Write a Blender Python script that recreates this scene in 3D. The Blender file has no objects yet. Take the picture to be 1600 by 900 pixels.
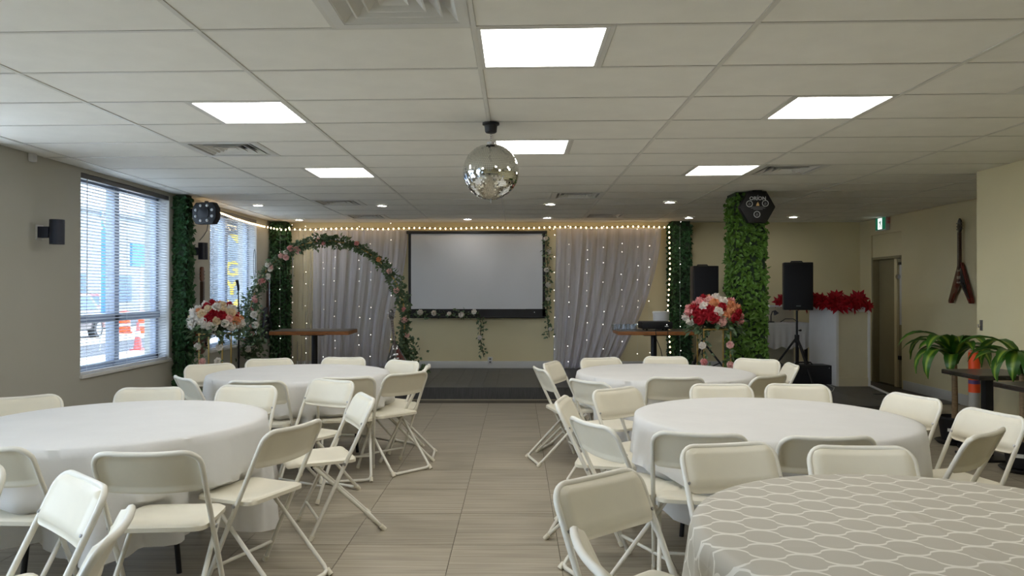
import bpy, bmesh, math, random
from mathutils import Vector, Matrix
PI = math.pi
R = math.radians
random.seed(7)
SC = bpy.context.scene
COL = SC.collection

# ------------------------------------------------------------------ camera
CAM_H = 1.46
cam_d = bpy.data.cameras.new('camera')
cam = bpy.data.objects.new('camera', cam_d)
COL.objects.link(cam)
cam_d.sensor_width = 36.0
cam_d.lens = 36.0 * 1170.0 / 1600.0
cam_d.clip_start = 0.05
cam_d.clip_end = 300
cam.location = (0, 0, CAM_H)
cam.rotation_euler = (R(90 + 0.245), 0, R(0.39))
SC.camera = cam


def lin(r, g, b):
    f = lambda c: (c / 255 / 12.92) if c <= 10.31 else ((c / 255 + 0.055) / 1.055) ** 2.4
    return (f(r), f(g), f(b), 1.0)


# ------------------------------------------------------------------ world, sun, exposure
world = bpy.data.worlds.new('sky')
SC.world = world
world.use_nodes = True
bg = world.node_tree.nodes['Background']
bg.inputs[0].default_value = (0.74, 0.87, 1.0, 1)
bg.inputs[1].default_value = 7.0
sun_d = bpy.data.lights.new('sun', 'SUN')
sun_d.energy = 14.0
sun_d.angle = R(0.6)
sun_d.color = (1.0, 0.95, 0.86)
sun = bpy.data.objects.new('sun', sun_d)
COL.objects.link(sun)
sun.location = (30, 30, 40)
sun.rotation_euler = (R(-32), R(38), 0)
SC.view_settings.view_transform = 'Standard'
SC.view_settings.look = 'None'
SC.view_settings.gamma = 1.0
SC.view_settings.use_curve_mapping = False
SC.view_settings.exposure = 0.9
LED_POWER = 8.3
SC.cycles.use_denoising = True
SC.cycles.max_bounces = 8
SC.cycles.diffuse_bounces = 5
SC.cycles.transparent_max_bounces = 24
SC.cycles.sample_clamp_indirect = 6.0
SC.cycles.caustics_reflective = False
SC.cycles.caustics_refractive = False


# ------------------------------------------------------------------ materials
def nodes_of(name):
    m = bpy.data.materials.new(name)
    m.use_nodes = True
    nt = m.node_tree
    b = nt.nodes['Principled BSDF']
    return m, nt, b


def N(nt, kind, **kw):
    n = nt.nodes.new(kind)
    for k, v in kw.items():
        setattr(n, k, v)
    return n


def mat(name, col, rough=0.5, metal=0.0, var=0.08, scale=6.0, bump=0.0, bscale=60.0, spec=0.5, emit=None, es=0.0,
        stretch=None, rand=0.0, trans=0.0, alpha=1.0, coat=0.0):
    m, nt, b = nodes_of(name)
    L = nt.links
    tc = N(nt, 'ShaderNodeTexCoord')
    mp = N(nt, 'ShaderNodeMapping')
    if stretch:
        mp.inputs['Scale'].default_value = stretch
    L.new(tc.outputs['Object'], mp.inputs[0])
    nz = N(nt, 'ShaderNodeTexNoise')
    nz.inputs['Scale'].default_value = scale
    nz.inputs['Detail'].default_value = 3
    L.new(mp.outputs[0], nz.inputs['Vector'])
    rp = N(nt, 'ShaderNodeMapRange')
    rp.inputs[1].default_value = 0.3
    rp.inputs[2].default_value = 0.7
    rp.inputs[3].default_value = 1 - var
    rp.inputs[4].default_value = 1 + var
    L.new(nz.outputs['Fac'], rp.inputs[0])
    mx = N(nt, 'ShaderNodeVectorMath', operation='SCALE')
    mx.inputs[0].default_value = col[:3]
    L.new(rp.outputs[0], mx.inputs['Scale'])
    out = mx.outputs[0]
    if rand:
        oi = N(nt, 'ShaderNodeObjectInfo')
        r2 = N(nt, 'ShaderNodeMapRange')
        r2.inputs[3].default_value = 1 - rand
        r2.inputs[4].default_value = 1 + rand
        L.new(oi.outputs['Random'], r2.inputs[0])
        m2 = N(nt, 'ShaderNodeVectorMath', operation='SCALE')
        L.new(out, m2.inputs[0])
        L.new(r2.outputs[0], m2.inputs['Scale'])
        out = m2.outputs[0]
    L.new(out, b.inputs['Base Color'])
    b.inputs['Roughness'].default_value = rough
    b.inputs['Metallic'].default_value = metal
    b.inputs['Specular IOR Level'].default_value = spec
    b.inputs['Coat Weight'].default_value = coat
    if alpha < 1:
        b.inputs['Alpha'].default_value = alpha
    if emit:
        b.inputs['Emission Color'].default_value = emit
        b.inputs['Emission Strength'].default_value = es
    if bump:
        n2 = N(nt, 'ShaderNodeTexNoise')
        n2.inputs['Scale'].default_value = bscale
        L.new(mp.outputs[0], n2.inputs['Vector'])
        bp = N(nt, 'ShaderNodeBump')
        bp.inputs['Strength'].default_value = bump
        bp.inputs['Distance'].default_value = 0.01
        L.new(n2.outputs['Fac'], bp.inputs['Height'])
        L.new(bp.outputs[0], b.inputs['Normal'])
    if trans:
        tr = N(nt, 'ShaderNodeBsdfTranslucent')
        L.new(out, tr.inputs[0])
        ms = N(nt, 'ShaderNodeMixShader')
        ms.inputs[0].default_value = trans
        L.new(b.outputs[0], ms.inputs[1])
        L.new(tr.outputs[0], ms.inputs[2])
        L.new(ms.outputs[0], nt.nodes['Material Output'].inputs[0])
    return m


def glass_mat(name, tint=(0.95, 0.97, 1.0), refl=0.08, rough=0.02):
    m = bpy.data.materials.new(name)
    m.use_nodes = True
    nt = m.node_tree
    nt.nodes.remove(nt.nodes['Principled BSDF'])
    t = N(nt, 'ShaderNodeBsdfTransparent')
    t.inputs[0].default_value = (*tint, 1)
    g = N(nt, 'ShaderNodeBsdfGlossy')
    g.inputs['Roughness'].default_value = rough
    fr = N(nt, 'ShaderNodeLayerWeight')
    fr.inputs[0].default_value = 0.15
    ma = N(nt, 'ShaderNodeMath', operation='MULTIPLY_ADD')
    ma.inputs[1].default_value = 0.5
    ma.inputs[2].default_value = refl * 0.5
    nt.links.new(fr.outputs['Facing'], ma.inputs[0])
    ms = N(nt, 'ShaderNodeMixShader')
    nt.links.new(ma.outputs[0], ms.inputs[0])
    nt.links.new(t.outputs[0], ms.inputs[1])
    nt.links.new(g.outputs[0], ms.inputs[2])
    nt.links.new(ms.outputs[0], nt.nodes['Material Output'].inputs[0])
    return m


def emis_mat(name, col, strength):
    m = bpy.data.materials.new(name)
    m.use_nodes = True
    nt = m.node_tree
    nt.nodes.remove(nt.nodes['Principled BSDF'])
    e = N(nt, 'ShaderNodeEmission')
    e.inputs[0].default_value = (*col, 1)
    e.inputs[1].default_value = strength
    nt.links.new(e.outputs[0], nt.nodes['Material Output'].inputs[0])
    return m


M = {}
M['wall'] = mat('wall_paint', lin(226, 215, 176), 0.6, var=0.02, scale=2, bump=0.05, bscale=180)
M['wall_shaded'] = mat('wall_paint_shaded', lin(178, 176, 166), 0.6, var=0.02, scale=2, bump=0.05, bscale=180)  # the same wall paint with the left wall's backlit shade in its colour
M['trim'] = mat('trim_paint', lin(214, 214, 212), 0.45, var=0.02)
M['ceil'] = mat('ceiling_tile', lin(234, 232, 224), 0.75, var=0.025, scale=5, bump=0.10, bscale=220, rand=0.015)
M['grid'] = mat('grid_metal', lin(212, 210, 202), 0.4, var=0.02)
M['void'] = mat('ceiling_void', lin(70, 70, 68), 0.9)
M['white_metal'] = mat('white_metal', lin(214, 213, 208), 0.4, var=0.02)
M['plastic'] = mat('chair_plastic', lin(220, 214, 196), 0.42, var=0.025, scale=9, bump=0.03, bscale=300)
M['chair_tube'] = mat('chair_tube', lin(222, 219, 208), 0.35, var=0.03, scale=12)
M['steel'] = mat('steel', lin(170, 170, 172), 0.3, 0.9, var=0.05)
M['cloth'] = mat('white_tablecloth', lin(232, 231, 229), 0.75, var=0.02, scale=4, bump=0.25, bscale=14, trans=0.25)
M['black'] = mat('black_plastic', lin(18, 19, 24), 0.5, var=0.1)
M['blackmetal'] = mat('black_metal', lin(22, 23, 27), 0.4, 0.2, var=0.1)
M['blacksoft'] = mat('black_grille', lin(24, 26, 34), 0.65, var=0.15, scale=200, bump=0.3, bscale=500)
M['navy'] = mat('dark_sconce', lin(30, 36, 52), 0.4, var=0.05)
M['frame'] = mat('window_frame', lin(150, 158, 172), 0.35, 0.5, var=0.04)
M['slat'] = mat('blind_slat', lin(222, 224, 228), 0.45, var=0.02)
M['rail'] = mat('blind_rail', lin(92, 92, 94), 0.4, var=0.04)
M['glass'] = glass_mat('window_glass')
M['dimming_glass'] = glass_mat('dimming_window_glass', (0.66, 0.69, 0.73))  # tint added to dim the glaring view through the two far windows
M['clear'] = glass_mat('clear_glass', (0.90, 0.93, 0.95), 0.25)
M['wood'] = mat('table_wood', lin(150, 94, 48), 0.45, var=0.3, scale=10, stretch=(1, 8, 8))
M['woodtop'] = mat('table_top_grey', lin(92, 84, 76), 0.35, var=0.15, scale=9, stretch=(1, 8, 8))
M['stage'] = mat('dark_laminate', lin(74, 74, 75), 0.4, var=0.22, scale=9, stretch=(9, 1.2, 1), rand=0.16)
M['stageedge'] = mat('stage_edge', lin(74, 72, 70), 0.4, var=0.1)
M['nosing'] = mat('metal_nosing', lin(178, 170, 150), 0.35, 0.4, var=0.05)
M['screen'] = mat('screen_fabric', lin(214, 216, 220), 0.8, var=0.012, scale=1.5)
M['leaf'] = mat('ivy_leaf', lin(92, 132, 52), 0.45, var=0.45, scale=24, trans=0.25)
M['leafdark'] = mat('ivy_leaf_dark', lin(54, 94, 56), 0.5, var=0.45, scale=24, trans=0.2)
M['leafgar'] = mat('garland_leaf', lin(98, 120, 88), 0.5, var=0.4, scale=20, trans=0.25)
M['ivycore'] = mat('ivy_backing', lin(30, 50, 28), 0.8, var=0.3, scale=18)
M['vine'] = mat('vine_stem', lin(58, 66, 40), 0.7)
M['gold'] = mat('gold_metal', lin(196, 168, 104), 0.3, 0.8, var=0.05)
for nm, c in dict(white=(236, 230, 222), pink=(232, 164, 164), peach=(226, 160, 116), red=(168, 22, 40), cream=(232, 212, 178),
                  blush=(240, 196, 190)).items():
    M['rose_' + nm] = mat('rose_' + nm, lin(*c), 0.6, var=0.12, scale=40, trans=0.25)
M['poin'] = mat('poinsettia_red', lin(176, 14, 36), 0.6, var=0.3, scale=25, trans=0.15)
M['mirror'] = mat('mirror_facet', lin(225, 225, 220), 0.04, 1.0, var=0.02)
M['grout_ball'] = mat('mirror_backing', lin(60, 60, 60), 0.5)
M['booth'] = mat('booth_white', lin(226, 226, 226), 0.5, var=0.02)
M['boothc'] = mat('booth_cream', lin(206, 198, 172), 0.55, var=0.02)
M['doorc'] = mat('door_paint', lin(150, 140, 108), 0.55, var=0.04)
M['led'] = emis_mat('led_diffuser', (1.0, 0.975, 0.92), LED_POWER)
M['down'] = emis_mat('downlight_lens', (1.0, 0.96, 0.9), 45.0)
M['bulb'] = emis_mat('warm_bulb', (1.0, 0.68, 0.34), 8.0)
M['fairy'] = emis_mat('fairy_bulb', (1.0, 0.93, 0.85), 4.0)
M['exit_g'] = mat('exit_green', lin(10, 92, 66), 0.4, emit=lin(10, 100, 70), es=0.35)
M['exit_w'] = emis_mat('exit_white', (0.9, 1.0, 0.95), 0.9)
M['letter'] = mat('white_print', lin(205, 208, 210), 0.5, var=0.02)
M['letter_dim'] = mat('grey_print', lin(105, 108, 112), 0.5, var=0.02)
M['flame'] = mat('amber_print', lin(226, 190, 130), 0.5, var=0.05)
M['yellow'] = mat('yellow_letter', lin(240, 196, 30), 0.5, var=0.03)
M['signgrey'] = mat('sign_panel', lin(132, 142, 150), 0.5, var=0.04)
M['guitar_red'] = mat('guitar_red', lin(92, 28, 20), 0.25, var=0.25, scale=12, coat=0.5)
M['guitar_dark'] = mat('guitar_black', lin(24, 24, 28), 0.25, var=0.1, coat=0.5)
M['guitar_blue'] = mat('guitar_navy', lin(26, 32, 50), 0.3, var=0.1, coat=0.4)
M['guitar_brown'] = mat('guitar_brown', lin(96, 52, 30), 0.3, var=0.2, coat=0.4)
M['fret'] = mat('fretboard', lin(60, 38, 26), 0.5, var=0.15)
M['ivory'] = mat('guitar_binding', lin(222, 214, 190), 0.4)
M['orange'] = mat('orange_post', lin(240, 82, 24), 0.5, var=0.04)
M['purple'] = mat('purple_band', lin(96, 66, 120), 0.5, var=0.04)
M['greypost'] = mat('grey_post', lin(176, 174, 168), 0.55, var=0.05)
M['cane'] = mat('plant_cane', lin(134, 112, 84), 0.8, var=0.25, scale=30, stretch=(1, 1, 6), bump=0.4, bscale=40)
M['soil'] = mat('potting_soil', lin(44, 34, 26), 0.9, var=0.4, scale=40)
M['tabletop_dark'] = mat('dark_tabletop', lin(44, 38, 36), 0.25, var=0.15, coat=0.4)
M['paper'] = mat('white_label', lin(225, 225, 222), 0.6)
M['cord'] = mat('black_cord', lin(18, 18, 20), 0.6)
M['chrome'] = mat('chrome', lin(190, 190, 195), 0.15, 1.0)
# exterior
M['asphalt'] = mat('asphalt', lin(72, 74, 78), 0.9, var=0.08, scale=2)
M['walk'] = mat('sidewalk', lin(186, 182, 174), 0.9, var=0.05, scale=2)
M['facade'] = mat('facade_white', lin(134, 140, 146), 0.8, var=0.03)
M['facade2'] = mat('facade_tan', lin(104, 96, 84), 0.8, var=0.05)
M['extglass'] = mat('shop_glass', lin(70, 92, 118), 0.15, var=0.1)
M['blueflag'] = mat('blue_flag', lin(36, 104, 160), 0.7, var=0.04, trans=0.3)
M['bluesign'] = mat('blue_sign', lin(60, 118, 170), 0.6, var=0.04)
M['car_dark'] = mat('car_paint_dark', lin(86, 80, 82), 0.3, 0.3, var=0.03, coat=0.6)
M['car_red'] = mat('car_paint_red', lin(190, 60, 52), 0.3, 0.1, var=0.03, coat=0.6)
M['tyre'] = mat('tyre', lin(30, 30, 30), 0.8)


def leaf_stripe(name):
    m, nt, b = nodes_of(name)
    L = nt.links
    uv = N(nt, 'ShaderNodeUVMap')
    sx = N(nt, 'ShaderNodeSeparateXYZ')
    L.new(uv.outputs[0], sx.inputs[0])
    cr = N(nt, 'ShaderNodeValToRGB')
    e = cr.color_ramp.elements
    e[0].position = 0.30
    e[0].color = lin(54, 100, 32)
    e[1].position = 0.5
    e[1].color = lin(150, 178, 64)
    x = cr.color_ramp.elements.new(0.70)
    x.color = lin(54, 100, 32)
    L.new(sx.outputs[0], cr.inputs[0])
    L.new(cr.outputs[0], b.inputs['Base Color'])
    b.inputs['Roughness'].default_value = 0.35
    tr = N(nt, 'ShaderNodeBsdfTranslucent')
    L.new(cr.outputs[0], tr.inputs[0])
    ms = N(nt, 'ShaderNodeMixShader')
    ms.inputs[0].default_value = 0.25
    L.new(b.outputs[0], ms.inputs[1])
    L.new(tr.outputs[0], ms.inputs[2])
    L.new(ms.outputs[0], nt.nodes['Material Output'].inputs[0])
    return m


M['strap'] = leaf_stripe('striped_leaf')


def sheer_mat(name, col, opacity):
    m = bpy.data.materials.new(name)
    m.use_nodes = True
    nt = m.node_tree
    L = nt.links
    b = nt.nodes['Principled BSDF']
    b.inputs['Roughness'].default_value = 0.8
    b.inputs['Base Color'].default_value = col
    tc = N(nt, 'ShaderNodeTexCoord')
    mp = N(nt, 'ShaderNodeMapping')
    mp.inputs['Scale'].default_value = (14, 14, 0.6)
    L.new(tc.outputs['Object'], mp.inputs[0])
    nz = N(nt, 'ShaderNodeTexNoise')
    nz.inputs['Scale'].default_value = 1.0
    L.new(mp.outputs[0], nz.inputs['Vector'])
    mr = N(nt, 'ShaderNodeMapRange')
    mr.inputs[1].default_value = 0.3
    mr.inputs[2].default_value = 0.7
    mr.inputs[3].default_value = opacity - 0.12
    mr.inputs[4].default_value = min(1, opacity + 0.12)
    L.new(nz.outputs['Fac'], mr.inputs[0])
    tl = N(nt, 'ShaderNodeBsdfTranslucent')
    tl.inputs[0].default_value = col
    m1 = N(nt, 'ShaderNodeMixShader')
    m1.inputs[0].default_value = 0.35
    L.new(b.outputs[0], m1.inputs[1])
    L.new(tl.outputs[0], m1.inputs[2])
    tp = N(nt, 'ShaderNodeBsdfTransparent')
    m2 = N(nt, 'ShaderNodeMixShader')
    L.new(mr.outputs[0], m2.inputs[0])
    L.new(tp.outputs[0], m2.inputs[1])
    L.new(m1.outputs[0], m2.inputs[2])
    L.new(m2.outputs[0], nt.nodes['Material Output'].inputs[0])
    return m


M['sheer'] = sheer_mat('sheer_curtain', lin(222, 222, 236), 0.72)
M['sheer_thin'] = sheer_mat('thin_sheer_curtain', lin(214, 208, 206), 0.30)
M['acrylic'] = glass_mat('acrylic', (0.93, 0.95, 0.95), 0.12)


def floor_tile_mat():
    m, nt, b = nodes_of('wood_look_tile')
    L = nt.links
    tc = N(nt, 'ShaderNodeTexCoord')
    oi = N(nt, 'ShaderNodeObjectInfo')
    off = N(nt, 'ShaderNodeVectorMath', operation='SCALE')
    off.inputs[0].default_value = (13, 7, 3)
    L.new(oi.outputs['Random'], off.inputs['Scale'])
    ad = N(nt, 'ShaderNodeVectorMath', operation='ADD')
    L.new(tc.outputs['Object'], ad.inputs[0])
    L.new(off.outputs[0], ad.inputs[1])
    mp = N(nt, 'ShaderNodeMapping')
    mp.inputs['Scale'].default_value = (1.1, 30, 1)
    L.new(ad.outputs[0], mp.inputs[0])
    nz = N(nt, 'ShaderNodeTexNoise')
    nz.inputs['Scale'].default_value = 1.6
    nz.inputs['Detail'].default_value = 5
    L.new(mp.outputs[0], nz.inputs['Vector'])
    cr = N(nt, 'ShaderNodeValToRGB')
    e = cr.color_ramp.elements
    e[0].position = 0.25
    e[0].color = lin(134, 125, 109)
    e[1].position = 0.75
    e[1].color = lin(176, 167, 149)
    L.new(nz.outputs['Fac'], cr.inputs[0])
    mr = N(nt, 'ShaderNodeMapRange')
    mr.inputs[3].default_value = 0.94
    mr.inputs[4].default_value = 1.06
    L.new(oi.outputs['Random'], mr.inputs[0])
    sc = N(nt, 'ShaderNodeVectorMath', operation='SCALE')
    L.new(cr.outputs[0], sc.inputs[0])
    L.new(mr.outputs[0], sc.inputs['Scale'])
    L.new(sc.outputs[0], b.inputs['Base Color'])
    b.inputs['Roughness'].default_value = 0.42
    return m


M['tile'] = floor_tile_mat()
M['grout'] = mat('grout', lin(84, 78, 68), 0.9, var=0.1)


def lattice_mat():
    m, nt, b = nodes_of('lattice_print_cloth')
    L = nt.links
    uv = N(nt, 'ShaderNodeUVMap')
    mp = N(nt, 'ShaderNodeMapping')
    mp.inputs['Rotation'].default_value = (0, 0, R(14))
    L.new(uv.outputs[0], mp.inputs[0])
    sx = N(nt, 'ShaderNodeSeparateXYZ')
    L.new(mp.outputs[0], sx.inputs[0])

    def math_(op, a, bb=None, c=None):
        n = N(nt, 'ShaderNodeMath', operation=op)
        for i, v in enumerate((a, bb, c)):
            if v is None:
                continue
            if isinstance(v, (int, float)):
                n.inputs[i].default_value = v
            else:
                L.new(v, n.inputs[i])
        return n.outputs[0]
    W, P = 0.062, 0.19
    x, y = sx.outputs[1], sx.outputs[0]
    c = math_('COSINE', math_('MULTIPLY', y, 2 * PI / P))
    # sharpened cosine: flat shoulders and quick necks like an ogee trellis
    sgn = math_('SIGN', c)
    mag = math_('POWER', math_('ABSOLUTE', c), 0.55)
    A = math_('MULTIPLY', math_('MULTIPLY', sgn, mag), W * 0.46)
    m1 = math_('PINGPONG', math_('SUBTRACT', x, A), W)
    m2 = math_('PINGPONG', math_('ADD', math_('ADD', x, A), W), W)
    d = math_('MINIMUM', m1, m2)
    fac = math_('LESS_THAN', d, 0.0062)
    nz = N(nt, 'ShaderNodeTexNoise')
    nz.inputs['Scale'].default_value = 3
    L.new(uv.outputs[0], nz.inputs['Vector'])
    mix = N(nt, 'ShaderNodeMix', data_type='RGBA')
    L.new(fac, mix.inputs[0])
    mix.inputs[6].default_value = lin(192, 186, 172)
    mix.inputs[7].default_value = lin(232, 228, 218)
    L.new(mix.outputs[2], b.inputs['Base Color'])
    b.inputs['Roughness'].default_value = 0.5
    # ironed-in fold creases and soft wrinkles
    sx2 = N(nt, 'ShaderNodeSeparateXYZ')
    L.new(uv.outputs[0], sx2.inputs[0])
    c1 = math_('PINGPONG', math_('ADD', sx2.outputs[0], 0.05), 0.38)
    c2 = math_('PINGPONG', math_('ADD', sx2.outputs[1], 0.1), 0.38)
    cm = math_('MINIMUM', c1, c2)
    ridge = math_('SMOOTH_MIN', math_('MULTIPLY', cm, 40), 1.0, 0.5)
    h = math_('MULTIPLY_ADD', nz.outputs['Fac'], 0.6, math_('MULTIPLY', ridge, -0.35))
    bp = N(nt, 'ShaderNodeBump')
    bp.inputs['Strength'].default_value = 0.5
    bp.inputs['Distance'].default_value = 0.01
    L.new(h, bp.inputs['Height'])
    L.new(bp.outputs[0], b.inputs['Normal'])
    tr = N(nt, 'ShaderNodeBsdfTranslucent')
    L.new(mix.outputs[2], tr.inputs[0])
    ms = N(nt, 'ShaderNodeMixShader')
    ms.inputs[0].default_value = 0.2
    L.new(b.outputs[0], ms.inputs[1])
    L.new(tr.outputs[0], ms.inputs[2])
    L.new(ms.outputs[0], nt.nodes['Material Output'].inputs[0])
    return m


M['lattice'] = lattice_mat()


# ------------------------------------------------------------------ mesh helpers
class MB:
    def __init__(s):
        s.V = []
        s.F = []
        s.UV = []

    def add(s, vs, fs, T=None):
        b = len(s.V)
        for v in vs:
            v = Vector(v)
            if T is not None:
                v = T @ v
            s.V.append(tuple(v))
        for f in fs:
            s.F.append(tuple(b + i for i in f))
        return s

    def box(s, x0, x1, y0, y1, z0, z1, T=None):
        return s.add([(x0, y0, z0), (x1, y0, z0), (x1, y1, z0), (x0, y1, z0), (x0, y0, z1), (x1, y0, z1), (x1, y1, z1), (x0, y1, z1)],
                     [(0, 3, 2, 1), (4, 5, 6, 7), (0, 1, 5, 4), (1, 2, 6, 5), (2, 3, 7, 6), (3, 0, 4, 7)], T)

    def bar(s, a, b, w, h=None, T=None):
        return s.tube([a, b], w * 0.7071, 4, T=T)

    def tube(s, pts, r, n=8, closed=False, T=None, cap=True):
        P = [Vector(p) for p in pts]
        k = len(P)
        rr = r if isinstance(r, (list, tuple)) else [r] * k
        tan = []
        for i in range(k):
            a = P[i - 1] if (i > 0 or closed) else P[i]
            c = P[(i + 1) % k] if (i < k - 1 or closed) else P[i]
            t = c - a
            tan.append(t.normalized() if t.length > 1e-9 else Vector((0, 0, 1)))
        up = Vector((0, 0, 1)) if abs(tan[0].z) < 0.9 else Vector((1, 0, 0))
        u = tan[0].cross(up).normalized()
        vs, fs = [], []
        for i in range(k):
            u = (u - tan[i] * u.dot(tan[i]))
            u = u.normalized() if u.length > 1e-6 else tan[i].orthogonal().normalized()
            w = tan[i].cross(u)
            for j in range(n):
                a = 2 * PI * (j + 0.5) / n
                vs.append(P[i] + (u * math.cos(a) + w * math.sin(a)) * rr[i])
        m = k if closed else k - 1
        for i in range(m):
            for j in range(n):
                a, b = i * n + j, i * n + (j + 1) % n
                c, d = ((i + 1) % k) * n + (j + 1) % n, ((i + 1) % k) * n + j
                fs.append((a, b, c, d))
        if cap and not closed:
            fs.append(tuple(range(n))[::-1])
            fs.append(tuple((k - 1) * n + j for j in range(n)))
        return s.add(vs, fs, T)

    def lathe(s, prof, n=16, T=None, cap=True):
        vs, fs = [], []
        for r, z in prof:
            for j in range(n):
                a = 2 * PI * j / n
                vs.append((r * math.cos(a), r * math.sin(a), z))
        for i in range(len(prof) - 1):
            for j in range(n):
                fs.append((i * n + j, i * n + (j + 1) % n, (i + 1) * n + (j + 1) % n, (i + 1) * n + j))
        if cap:
            fs.append(tuple(range(n))[::-1])
            fs.append(tuple((len(prof) - 1) * n + j for j in range(n)))
        return s.add(vs, fs, T)

    def prism(s, poly, h0, h1, T=None):
        k = len(poly)
        vs = [(x, y, h0) for x, y in poly] + [(x, y, h1) for x, y in poly]
        fs = [tuple(range(k))[::-1], tuple(range(k, 2 * k))]
        for i in range(k):
            fs.append((i, (i + 1) % k, k + (i + 1) % k, k + i))
        return s.add(vs, fs, T)

    def build(s, name, material, parent=None, smooth=None, bevel=None, loc=None, rz=None, rot=None):
        me = bpy.data.meshes.new(name)
        me.from_pydata(s.V, [], s.F)
        if s.UV:
            ul = me.uv_layers.new(name='UVMap')
            for lp in me.loops:
                ul.data[lp.index].uv = s.UV[lp.vertex_index]
        bm = bmesh.new()
        bm.from_mesh(me)
        if not s.UV:
            bmesh.ops.recalc_face_normals(bm, faces=bm.faces)
        if bevel:
            bmesh.ops.bevel(bm, geom=[e for e in bm.edges if len(e.link_faces) == 2 and e.calc_face_angle(0) > 0.6], offset=bevel, segments=2, affect='EDGES', profile=0.6)
        bm.to_mesh(me)
        bm.free()
        if smooth or bevel:
            for p in me.polygons:
                p.use_smooth = True
            me.set_sharp_from_angle(angle=R(smooth or 40))
        me.materials.append(M[material] if isinstance(material, str) else material)
        return link(name, me, parent, loc, rz, rot)


def link(name, me, parent=None, loc=None, rz=None, rot=None):
    o = bpy.data.objects.new(name, me)
    COL.objects.link(o)
    if parent:
        o.parent = parent
    if loc is not None:
        o.location = loc
    if rz is not None:
        o.rotation_euler = (0, 0, rz)
    if rot is not None:
        o.rotation_euler = rot
    return o


def tag(o, label, cat=None, group=None, kind=None):
    if label:
        o['label'] = label
    if cat:
        o['category'] = cat
    if group:
        o['group'] = group
    if kind:
        o['kind'] = kind
    return o


def thing(name, label, cat, loc=(0, 0, 0), rz=0.0, group=None):
    return tag(link(name, None, None, loc, rz), label, cat, group)


def struct(o):
    o['kind'] = 'structure'
    return o


def copy_tree(o, parent=None):
    c = o.copy()
    COL.objects.link(c)
    c.parent = parent
    for ch in list(o.children):
        copy_tree(ch, c)
    return c


def text_obj(body, size, name, material, parent, T, extrude=0.001, bold=0.0):
    cu = bpy.data.curves.new('text', 'FONT')
    cu.body = body
    cu.size = size
    cu.align_x = 'CENTER'
    cu.align_y = 'CENTER'
    cu.extrude = extrude
    cu.offset = bold
    cu.resolution_u = 3
    t = bpy.data.objects.new('text_tmp', cu)
    COL.objects.link(t)
    dg = bpy.context.evaluated_depsgraph_get()
    me = bpy.data.meshes.new_from_object(t.evaluated_get(dg))
    bpy.data.objects.remove(t)
    bpy.data.curves.remove(cu)
    me.transform(T)
    me.name = name
    me.materials.clear()
    me.materials.append(M[material])
    return link(name, me, parent)


def TR(x=0, y=0, z=0, rx=0, ry=0, rz=0, s=1):
    return Matrix.Translation((x, y, z)) @ Matrix.Rotation(rz, 4, 'Z') @ Matrix.Rotation(ry, 4, 'Y') @ Matrix.Rotation(rx, 4, 'X') @ Matrix.Scale(s, 4)


# ------------------------------------------------------------------ dimensions
CEIL = 2.608
XL, XR, XR2 = -4.08, 4.44, 5.73
YB, YF, YCORNER = 12.55, -3.5, 7.26
STZ = 0.17                         # stage height
STY = 10.05                        # stage front edge
COLX0, COLW, ROWY0, ROWD = -0.19, 1.22, 3.25, 0.61
SHEAR = 0.030                      # the tile rows run a little off square to the side walls


def cy(x, y):
    return y - SHEAR * x


# ------------------------------------------------------------------ floor
fl = struct(MB().box(XL - 0.3, XR2 + 0.3, YF - 0.2, YB + 0.3, -0.15, -0.004).build('floor', 'grout'))
TS = 0.605
tile_me = None
tx0 = (708 - 808) / 396 * 1.46     # a joint line at this x
ix0, ix1 = int(math.floor((XL - tx0) / TS)), int(math.ceil((XR2 - tx0) / TS))
ty0 = 1.46 * 1170 / 396.0
cnt = 0
mb = MB().box(-TS / 2 + 0.0018, TS / 2 - 0.0018, -TS / 2 + 0.0018, TS / 2 - 0.0018, -0.006, 0.0)
tile_me = mb.build('tile', 'tile', fl).data
first = bpy.data.objects['tile']
used = False
rest = MB()
for j in range(-14, 15):
    y = ty0 + (j + 0.5) * TS
    if y - TS / 2 < YF or y + TS / 2 > STY + 0.25:
        continue
    for i in range(ix0, ix1 + 1):
        x = tx0 + (i + 0.5) * TS
        if x + TS / 2 < XL or x - TS / 2 > (XR2 if y > YCORNER - 0.3 else XR):
            continue
        seen = y > 1.9 and abs(x) < 0.75 * y + 0.6
        if seen and cnt < 300:
            o = first if not used else link('tile', tile_me, fl)
            used = True
            o.location = (x, y, 0)
            cnt += 1
        else:
            rest.box(x - TS / 2 + 0.002, x + TS / 2 - 0.002, y - TS / 2 + 0.002, y + TS / 2 - 0.002, -0.006, 0)
tag(rest.build('tile_field', 'tile', fl), None, kind='stuff')

# shade on the floor by the exit door, laid as a dark sheet
mb = MB()
mb.box(4.4, XR2, STY - 0.35, YB, -0.003, 0.006)
mb.build('floor_shade_strip', 'stageedge', fl)

# ------------------------------------------------------------------ stage
stage_poly = [(XL, STY), (3.3, STY), (3.3, 8.45), (4.47, 8.45), (4.80, 10.2), (5.0, YB), (XL, YB)]
st = struct(MB().prism(stage_poly, 0.0, STZ - 0.012).build('stage_floor', 'stageedge'))
PW = 0.19


def stage_span(x):
    y0 = STY if x < 3.3 else 8.45
    return y0, YB


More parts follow.
